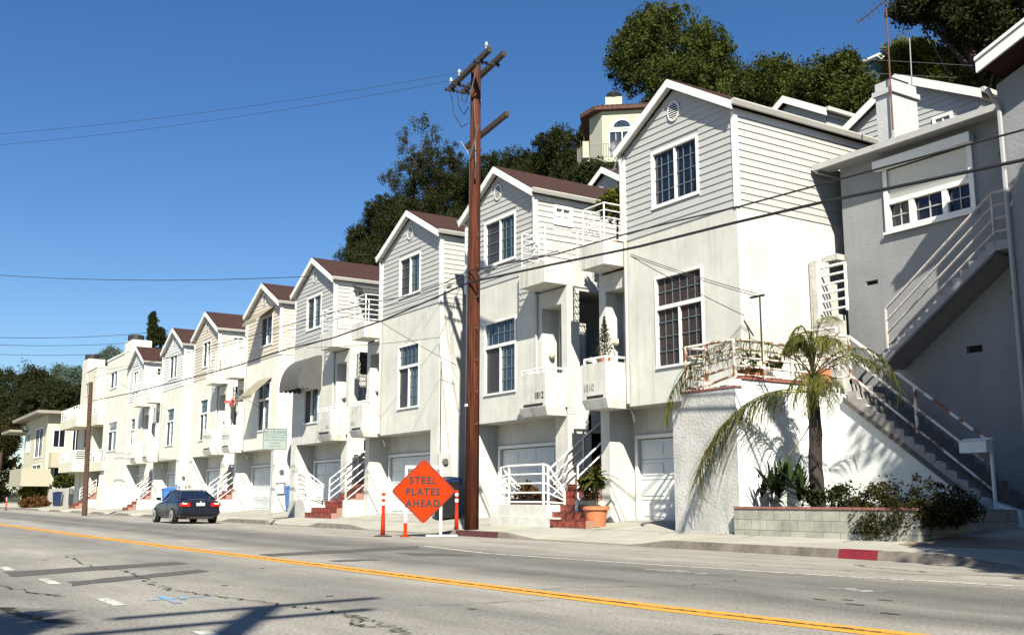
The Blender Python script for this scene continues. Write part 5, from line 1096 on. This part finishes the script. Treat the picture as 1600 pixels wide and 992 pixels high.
# cabin
cab = MB(); CS = [(.42, .66, 1.0, .70, .0), (1.15, .70, 1.33, .53, 1), (1.9, .70, 1.385, .55, 1), (2.45, .70, 1.35, .54, 1), (3.2, .68, .95, .66, .0)]
RR = []
for s_, hwb, zt2, hwt, f_ in CS: RR.append([(CX-s_, CY-hwb if False else CY-.74 if f_ else CY-hwb, .94), (CX-s_, CY-hwt, zt2-.05 if f_ else zt2-.02), (CX-s_, CY-hwt*.75, zt2), (CX-s_, CY+hwt*.75, zt2), (CX-s_, CY+hwt, zt2-.05 if f_ else zt2-.02), (CX-s_, CY+.74 if f_ else CY+hwb, .94)])
for k_, (A_, B_) in enumerate(zip(RR, RR[1:])):
    for j in range(5):
        cab.cur = 1 if (j in (0, 4) or k_ in (0, 3)) else 0
        cab.face([A_[j], B_[j], B_[j+1], A_[j+1]])
cab.build('cabin', [CP, CG], car)
pil = MB()
for sg in (-1, 1):
    for s_, hwb, zt2, hwt, f_ in CS[1:4]: pil.tube([(CX-s_, CY+sg*.745, .93), (CX-s_, CY+sg*(hwt+.005), zt2-.045)], .03 if s_ != 2.45 else .01, 5)
    pil.tube([(CX-.42, CY+sg*.70, .98), (CX-1.15, CY+sg*.53, 1.30), (CX-1.9, CY+sg*.55, 1.35), (CX-2.45, CY+sg*.54, 1.315), (CX-3.2, CY+sg*.66, .94)], .035, 6)
pil.build('roof_pillar', CP, car)
for s_, sg in ((.92, -1), (.92, 1), (3.65, -1), (3.65, 1)):
    w0 = thing_w = MB(); yo = CY+sg*.79; MB().tube([(CX-s_, yo-.11, .32), (CX-s_, yo+.11, .32)], .32, 24).build('wheel', TY, car, False); wo_ = car.children[-1]
    mb = MB(); yy = yo+sg*.118
    for k_ in range(7):
        a = k_*2*math.pi/7; d = Vector((math.cos(a), 0, math.sin(a))); e = Vector((-math.sin(a), 0, math.cos(a))); c0 = Vector((CX-s_, yy, .32)); mb.prism([c0-e*.045, c0+d*.22-e*.05, c0+d*.22+e*.05, c0+e*.045], (0, sg*.012, 0))
    for k_ in range(20): a, b = k_*2*math.pi/20, (k_+1)*2*math.pi/20; mb.prism([Vector((CX-s_+math.cos(a)*.205, yy, .32+math.sin(a)*.205)), Vector((CX-s_+math.cos(a)*.235, yy, .32+math.sin(a)*.235)), Vector((CX-s_+math.cos(b)*.235, yy, .32+math.sin(b)*.235)), Vector((CX-s_+math.cos(b)*.205, yy, .32+math.sin(b)*.205))], (0, sg*.01, 0))
    mb.build('rim', RIM, wo_)
RL = mat('tail_light_red', (.5, .01, .01), .2); RLW = mat('tail_light_clear', (.7, .55, .5), .2)
for sg in (-1, 1):
    MB().box(CX-.06, CX+.035, CY+sg*.42, CY+sg*.82, .70, .84).build('tail_light', RL, car); MB().box(CX+.036, CX+.044, CY+sg*.55, CY+sg*.74, .78, .835).build('clear_lens', RLW, car.children[-1])
    MB().tube([(CX-2.75, CY+sg*.86, .93), (CX-2.72, CY+sg*.93, .96)], .02).obox((CX-2.7, CY+sg*.99, 1.0), (.05, 0, 0), (0, .09, 0), (0, 0, .06)).build('door_mirror', CP, car)
MB().box(CX-.0, CX+.04, CY-.17, CY+.17, .72, .84).build('licence_plate', mat('plate_white', (.62, .62, .6), .5), car)
MB().box(CX-.1, CX+.075, CY-.8, CY+.8, .42, .5).build('bumper_strip', CP, car)
MB().box(CX-.02, CX+.03, CY-.55, CY+.55, .2, .3).build('diffuser', BLK, car)
MB().box(CX-.1, CX+.02, CY-.8, CY-.15, .23, .26).build('underbody_shadow_panel', BLK, car) if False else None
mb = MB(); mb.tube([(CX+.03, CY+0, .885), (CX+.045, CY, .885)], .035, 12); mb.build('boot_badge', RIM, car)
mb = MB()
for s_ in (1.75, 3.0): mb.box(CX-s_-.006, CX-s_+.006, CY-.888, CY-.88, .3, .9)
mb.box(CX-3.0, CX-1.75, CY-.889, CY-.881, .3, .312); mb.build('door_gap', BLK, car)

# ------------------------------------------------------------------ far flat-topped buildings
def flat_bldg(label, x0, x1, h, col, yb=28, tower=None, wins=(), sidewins=(), balc=()):
    t = thing('flat_roofed_building', label, 'building', ((x0+x1)/2, YF, 0)); mb = MB()
    mb.grid(x0, x1, .2, h, [w_[:4] for w_ in wins], FR(YF), .12); mb.grid(YF, yb, .2, h, [w_[:4] for w_ in sidewins], SD(x1, 1), .12); mb.face([(x0, YF, .2), (x0, yb, .2), (x0, yb, h), (x0, YF, h)])
    mb.face([(x0, YF, h), (x1, YF, h), (x1, yb, h), (x0, yb, h)]); mb.build('wall', col, t)
    MB().box(x0-.05, x1+.05, YF-.05, YF+.2, h+.002, h+.14).box(x1-.2, x1+.05, YF+.21, yb, h+.002, h+.14).build('coping', TRIM, t)
    for w_ in wins: window(t, FR(YF), *w_[:4], fw=.1, transom=w_[4] if len(w_) > 4 else None, cols=(0, 0, 0), rows=(0, 0, 0))
    for w_ in sidewins: window(t, SD(x1, 1), *w_[:4], fw=.1, mats=(GLASSD, GLASSD))
    if tower:
        a, b, hh = tower; MB().box(a, b, YF-.03, YF+1.4, .2, hh).build('chimney', col, t); c_ = t.children[-1]; MB().lathe(((a+b)/2, YF+.5, hh), [(.55, 0), (.6, .1), (.6, .45), (.4, .5)], 12).build('chimney_cap', BLK, c_)
    for (a, b, z0_, out, rail_) in balc:
        MB().box(a, b, YF-out, YF-.003, z0_, z0_+.75).build('balcony', col, t)
        if rail_: railing(t.children[-1], [(a+.05, YF-.05), (a+.05, YF-out+.06), (b-.05, YF-out+.06), (b-.05, YF-.05)], z0_+.76, z0_+1.7, 6, .03, 1.2)
    return t
CRM = mat('stucco_pale_yellow', (.62, .59, .46), .95, .08, 1, .2, 20)
def r17(px0, px1, py0, py1):
    a = at(px0, py0, YF); b = at(px1, py1, YF); zc0 = at((px0+px1)/2, py1, YF).z; zc1 = at((px0+px1)/2, py0, YF).z; return (a.x, b.x, zc0, zc1)
w1 = r17(173.5, 183, 580, 607); w2 = r17(170, 181, 658, 705)
flat_bldg('flat-topped cream stucco building with round chimney cap beside the gabled row', at(166, 600, YF).x, at(200.5, 600, YF).x, 11.9, STUCB, tower=(at(192, 600, YF).x, at(203, 600, YF).x, 12.7), wins=[w1, w2+((w2[2]+w2[3])/2+.4,)])
x0b, x1b = at(128, 600, YF).x, at(150, 600, YF).x
B2 = flat_bldg('farther flat-topped pale yellow building with balconies behind the dark pole', x0b, x1b, 11.9, CRM, tower=(x0b, x0b+2.2, 13.1), wins=[r17(135, 141, 597, 618), r17(132, 140, 668, 700)], sidewins=[(19.2, 20.4, 9.9, 10.9), (18.6, 20.0, 4.7, 6.3)], balc=[(x0b-2.0, x0b+1.5, 7.0, 1.2, True), (x1b-4, x1b+.5, 6.9, 1.4, True), (x0b+.5, x1b+.5, 3.2, 1.5, True)])
MB().box(x1b+.01, x1b+3.6, YF-.4, 22, 6.9, 7.8).build('side_balcony', CRM, B2); railing(B2.children[-1], [(x1b+.1, YF-.3), (x1b+3.5, YF-.3)], 7.8, 8.8, 5, .03, 1.2)
MB().box(x1b+.01, x1b+5.6, YF-.2, 22, 3.2, 3.9).build('entry_balcony', CRM, B2); railing(B2.children[-1], [(x1b+.1, YF-.1), (x1b+5.5, YF-.1)], 3.9, 4.9, 5, .03, 1.2)
MB().box(x1b+.5, x1b+6.5, 19.8, 20.2, .3, 6.9).build('rear_wall', CRM, B2); MB().box(x1b+2, x1b+3.4, 19.7, 19.79, 4.2, 6.2).build('dark_doorway', DARK, B2)
t = stair_unit(x1b+.2, x1b+2.2, 'red steps and white stair rails below the far yellow building', 1)
# left mid-century house
lh = thing('modern_house', 'pale yellow two storey house with wide flat overhanging roof at the far left', 'house', (-118, 18, 0))
xa_ = at(72, 700, 17.6).x; xL = at(38, 700, 17.6).x; yk = 17.6
CR2 = mat('wall_pale_yellow', (.55, .51, .37), .9, .08, 1)
hz = at(72, 648, 17.6).z
ybk = 17.6
# find depth at which px 128 is met on the side plane
d_ = cw*FPX+cr*(126-800)-cu*(700-496); ybk = d_.y*(xa_/d_.x)
sw = [(yk+(ybk-yk)*a, yk+(ybk-yk)*b, c, d) for a, b, c, d in ((.16, .55, 6.1, 8.0), (.72, .95, 5.8, 8.2), (.25, .75, 2.0, 4.6))]
fwn = [(xL+(xa_-xL)*a, xL+(xa_-xL)*b, c, d) for a, b, c, d in ((.1, .28, 6.0, 8.3), (.5, .85, 5.2, 8.4), (.45, .85, 1.7, 4.6))]
mb = MB(); mb.grid(xL, xa_, .2, hz, fwn, FR(yk), .12); mb.grid(yk, ybk+3, .2, hz, sw, SD(xa_, 1), .12); mb.face([(xL, yk, .2), (xL, ybk+3, .2), (xL, ybk+3, hz), (xL, yk, hz)]); mb.build('wall', CR2, lh)
for w_ in sw: window(lh, SD(xa_, 1), *w_, fw=.12, mats=(GLASSD, GLASSD), split=(w_[0]+w_[1])/2)
for w_ in fwn: window(lh, FR(yk), *w_, fw=.15, mats=(SCREEN, SCREEN), cols=(2, 2), rows=(2, 2), mun=TRIM)
MB().box(xL-2, xa_+1.0, yk-1.2, ybk+4, hz+.0, hz+.3).box(xL-5, xL+2, yk-1.9, ybk, hz-1.2, hz-.95).build('flat_roof', mat('roof_edge_cream', (.27, .25, .2), .9), lh)
MB().box(xa_+.01, xa_+1.6, yk+.3, ybk+1, 4.1, 5.6).build('side_balcony', mat('balcony_tan', (.40, .37, .27), .9), lh)
q = at(45, 745, 16.3); MB().box(q.x-3, q.x+5, 14.9, 17.5, 2.2, 3.9).build('front_balcony', MATS['balcony_tan'], lh)
MB().box(xa_+.3, xa_+1.1, yk+1.6, yk+2.3, 1.5, 2.2).build('window_air_conditioner', TRIM, lh)
q = at(88, 780, 16.9); t = thing('garden_wall', 'low grey retaining wall beside the dark blue bin', 'wall', (q.x, 17.6, .2)); MB().box(at(74, 780, 17.6).x, at(108, 780, 17.6).x, 17.55, 18.2, .2, at(90, 763, 17.6).z).build('wall_block', CONC, t)

# ------------------------------------------------------------------ hill house
HY = 47; YW = mat('hill_house_yellow', (.42, .42, .32), .9, .08, 1); TL = mat('clay_roof_tile', (.10, .045, .032), .9, .5, 6)
hl = at(941, 215, HY); K = (hl-CAM).length/FPX*1.03; zt_ = at(941, 178, HY).z; zb_ = at(941, 257, HY).z; X0, Y0 = hl.x, hl.y
hh = thing('hillside_house', 'yellow hillside house with arched window, balcony and clay tile roof', 'house', (X0, Y0, zb_-2.6))
U = lambda px: X0+(px-941)*K*1.04
foot = [(X0, Y0), (X0+4.2, Y0), (X0+5.2, Y0+1.2), (X0+5.2, Y0+6), (X0-.9, Y0+6), (X0-.9, Y0+1.3)]
def ringwall(mb, ft, z0, z1, skip=()):
    for i in range(len(ft)):
        if i in skip: continue
        a, b = ft[i], ft[(i+1) % len(ft)]; mb.face([(*a, z0), (*b, z0), (*b, z1), (*a, z1)])
mb = MB(); dl, dr = U(948), U(982); dz0, dz1 = zb_+.05, zb_+2.5
ringwall(mb, foot, zb_-2.6, zt_, skip=(0,)); mb.grid(X0, X0+4.2, zb_-2.6, zt_, [(dl, dr, dz0, dz1)], FR(Y0), .2); mb.build('wall', YW, hh)
window(hh, FR(Y0), dl, dr, dz0, dz1, fw=.12, cols=(2, 2), mats=(GLASS, GLASS), rows=(0, 0), mun=TRIM, name='glass_door')
mb = MB(); g2 = MB(); ac = ((dl+dr)/2, dz1+.22); ra = (dr-dl)*.31
for i in range(12):
    a, b = math.pi*i/12, math.pi*(i+1)/12
    mb.prism([(ac[0]+math.cos(a)*ra, Y0-.03, ac[1]+math.sin(a)*ra), (ac[0]+math.cos(a)*ra*1.22, Y0-.03, ac[1]+math.sin(a)*ra*1.22), (ac[0]+math.cos(b)*ra*1.22, Y0-.03, ac[1]+math.sin(b)*ra*1.22), (ac[0]+math.cos(b)*ra, Y0-.03, ac[1]+math.sin(b)*ra)], (0, .06, 0))
mb.box(ac[0]-ra*1.22, ac[0]+ra*1.22, Y0-.03, Y0+.02, ac[1]-.1, ac[1]-.002); mb.build('arched_window', TRIM, hh); g2.face([(ac[0]+math.cos(math.pi*i/12)*ra, Y0-.012, ac[1]+math.sin(math.pi*i/12)*ra) for i in range(13)]); g2.build('pane', GLASS, hh.children[-1])
cen = (sum(p_[0] for p_ in foot)/6, sum(p_[1] for p_ in foot)/6)
big = [(cen[0]+(x_-cen[0])*1.2, cen[1]+(y_-cen[1])*1.15) for x_, y_ in foot]; mb = MB()
for i in range(6):
    a, b = big[i], big[(i+1) % 6]; mb.face([(*a, zt_+.25), (*b, zt_+.25), (*cen, zt_+1.3)])
mb.face([(*p_, zt_+.02) for p_ in big]); ringwall(mb, big, zt_+.02, zt_+.25)
for i in range(6):
    a, b = Vector((*big[i], zt_+.27)), Vector((*big[(i+1) % 6], zt_+.27)); k_ = int((b-a).length/.3)
    for j in range(k_): p_ = a.lerp(b, (j+.5)/k_); e_ = p_.lerp(Vector((*cen, zt_+1.3)), .3); mb.tube([p_, e_], .1, 6)
mb.build('tile_roof', TL, hh)
MB().box(X0+.2, X0+1.3, Y0+.9, Y0+1.6, zt_+.3, zt_+1.5).build('chimney', YW, hh); MB().lathe((X0+.75, Y0+1.25, zt_+1.5), [(.4, 0), (.5, .3), (.3, .5)], 10).build('chimney_cap', BLK, hh.children[-1])
MB().box(X0-.02, X0+4.2, Y0-.06, Y0-.003, zt_-.25, zt_-.05).build('cornice', mat('hill_trim', (.5, .5, .33), .9), hh)
bl_ = [(X0-1.6, Y0-.3), (X0-1.0, Y0-1.2), (X0+4.0, Y0-1.2), (X0+4.0, Y0-.01), (X0-.1, Y0-.01), (X0-1.0, Y0+1.2)]
mb = MB(); mb.prism([(x_, y_, zb_-.35) for x_, y_ in bl_], (0, 0, .35)); mb.build('balcony', YW, hh); bo2 = hh.children[-1]
railing(bo2, bl_[:4], zb_, zb_+1.05, 2, .02, .16, 'balcony_railing', mat('iron_grey', (.20, .20, .17), .6)); MB().box(bl_[1][0]-.2, bl_[1][0]+.2, bl_[1][1]-.15, bl_[1][1]+.25, zb_, zb_+1.25).build('balcony_pier', YW, bo2)
hh.rotation_euler.z = R(49); hh.scale = (1.18, 1.1, 1.03)

# ------------------------------------------------------------------ trees
G1 = 'trees on the hillside behind the houses'
def B(px, py, Y, rx, rz, ry=None): return blob(px, py, Y, rx, rz, ry)
tree('hill_tree', 'large round topped tree, tallest against the sky behind the nearest gable', [B(1045, 82, 60, 80, 62), B(995, 95, 60, 45, 45), B(1100, 100, 61, 50, 55), B(1070, 140, 60, 85, 50), B(1020, 48, 60, 38, 30)], LF_MID, .38, 150, 60, .75, group=G1)
tree('hill_tree', 'broad feathery tree right of the large round tree', [B(1200, 140, 52, 55, 50), B(1170, 160, 52, 45, 50), B(1235, 150, 52, 40, 50)], LF_MID, .34, 110, 55, .7, group=G1)
tree('hill_tree', 'feathery topped tree left of the tv antenna', [B(1300, 140, 50, 50, 50), B(1320, 115, 50, 25, 30), B(1260, 165, 50, 45, 35), B(1350, 160, 49, 35, 35)], LF_MID, .32, 100, 55, .65, group=G1)
tree('hill_tree', 'bright yellow green tree behind the grey gable', [B(1440, 130, 38, 55, 55), B(1500, 120, 38, 60, 55), B(1540, 160, 37, 40, 50), B(1475, 165, 37, 70, 35), B(1415, 100, 38, 28, 30)], LF_YEL, .26, 120, 60, .5, group=G1)
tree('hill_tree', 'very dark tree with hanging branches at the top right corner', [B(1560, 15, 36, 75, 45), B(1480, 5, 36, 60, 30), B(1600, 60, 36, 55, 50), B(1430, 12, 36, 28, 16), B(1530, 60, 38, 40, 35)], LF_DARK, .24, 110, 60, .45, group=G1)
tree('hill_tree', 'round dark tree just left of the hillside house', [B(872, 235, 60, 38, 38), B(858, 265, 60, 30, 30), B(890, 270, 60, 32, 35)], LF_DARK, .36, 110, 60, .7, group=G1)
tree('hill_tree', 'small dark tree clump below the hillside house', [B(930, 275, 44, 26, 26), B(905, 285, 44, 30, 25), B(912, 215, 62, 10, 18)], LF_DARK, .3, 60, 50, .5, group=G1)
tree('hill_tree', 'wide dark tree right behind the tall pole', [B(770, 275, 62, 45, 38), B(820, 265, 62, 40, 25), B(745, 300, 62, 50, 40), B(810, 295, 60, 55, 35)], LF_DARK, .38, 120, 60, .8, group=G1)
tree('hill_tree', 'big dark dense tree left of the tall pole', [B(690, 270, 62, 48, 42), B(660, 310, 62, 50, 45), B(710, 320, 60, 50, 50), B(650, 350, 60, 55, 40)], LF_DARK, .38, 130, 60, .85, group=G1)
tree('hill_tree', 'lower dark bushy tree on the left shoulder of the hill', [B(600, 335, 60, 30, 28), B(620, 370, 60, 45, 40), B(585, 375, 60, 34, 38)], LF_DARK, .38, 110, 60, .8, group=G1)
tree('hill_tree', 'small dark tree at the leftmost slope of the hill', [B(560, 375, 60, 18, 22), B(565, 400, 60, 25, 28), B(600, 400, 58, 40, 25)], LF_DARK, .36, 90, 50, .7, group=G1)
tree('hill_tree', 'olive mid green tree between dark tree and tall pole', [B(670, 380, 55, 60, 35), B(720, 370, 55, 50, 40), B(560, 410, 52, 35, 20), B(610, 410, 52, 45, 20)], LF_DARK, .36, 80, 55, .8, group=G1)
tree('eucalyptus', 'tall sparse eucalyptus standing above the dark trees', [B(660, 195, 66, 22, 17), B(675, 215, 66, 14, 20), B(632, 215, 66, 15, 20), B(645, 240, 66, 22, 14), B(625, 262, 66, 10, 12), B(605, 275, 66, 12, 12), B(615, 290, 66, 8, 8), B(640, 258, 66, 12, 15), B(668, 245, 66, 15, 20)], LF_EUC, .42, 13, 26, .75, base=tuple(at(690, 330, 66)), bark=BARK, group=G1, trunk_r=.16)
# far trees at the left
G2 = 'trees at the far left end of the street'
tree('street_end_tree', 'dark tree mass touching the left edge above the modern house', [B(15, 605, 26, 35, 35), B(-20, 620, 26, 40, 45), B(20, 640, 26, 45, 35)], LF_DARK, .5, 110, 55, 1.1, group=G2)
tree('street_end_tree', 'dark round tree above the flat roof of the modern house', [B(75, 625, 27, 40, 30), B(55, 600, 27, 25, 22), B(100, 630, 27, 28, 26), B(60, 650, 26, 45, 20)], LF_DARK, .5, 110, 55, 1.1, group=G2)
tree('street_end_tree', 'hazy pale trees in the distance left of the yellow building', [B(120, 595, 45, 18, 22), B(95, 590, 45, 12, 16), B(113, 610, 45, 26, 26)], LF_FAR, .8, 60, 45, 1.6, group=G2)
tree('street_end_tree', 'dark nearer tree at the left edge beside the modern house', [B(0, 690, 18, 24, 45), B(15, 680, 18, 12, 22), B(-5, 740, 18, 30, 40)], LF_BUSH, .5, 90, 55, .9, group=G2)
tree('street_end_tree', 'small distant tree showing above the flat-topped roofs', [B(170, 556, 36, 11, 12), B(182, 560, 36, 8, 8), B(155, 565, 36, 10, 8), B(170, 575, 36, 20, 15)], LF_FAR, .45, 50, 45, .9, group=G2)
tree('cypress', 'tall pointed dark cypress behind the farthest gabled house', [B(239, 500, 30, 3.5, 14), B(239, 515, 30, 7, 18), B(239, 532, 30, 9, 20)], LF_DARK, .3, 60, 50, .35, group=G2)
tree('street_end_tree', 'small round dark tree beside the cypress top', [B(250, 522, 31, 6, 9), B(252, 530, 31, 7, 10)], LF_DARK, .35, 40, 40, .4, group=G2)
def gbush(label, px, py, Y, rx, rz, m):
    q = at(px, py, Y); s_ = (q-CAM).length/FPX; bush(label, px, py, Y, rx*s_*1.2, 1.2, rz*s_, 4000, .28, m, 'hedge_bush')
gbush('bright green hedge in front of the modern house', 52, 770, 16.6, 22, 18, LF_YEL); gbush('rusty brown rounded bush on the far sidewalk', 55, 788, 15.9, 18, 10, LF_RED); gbush('green shrub above the garden wall', 103, 752, 18.6, 10, 9, LF_MID)
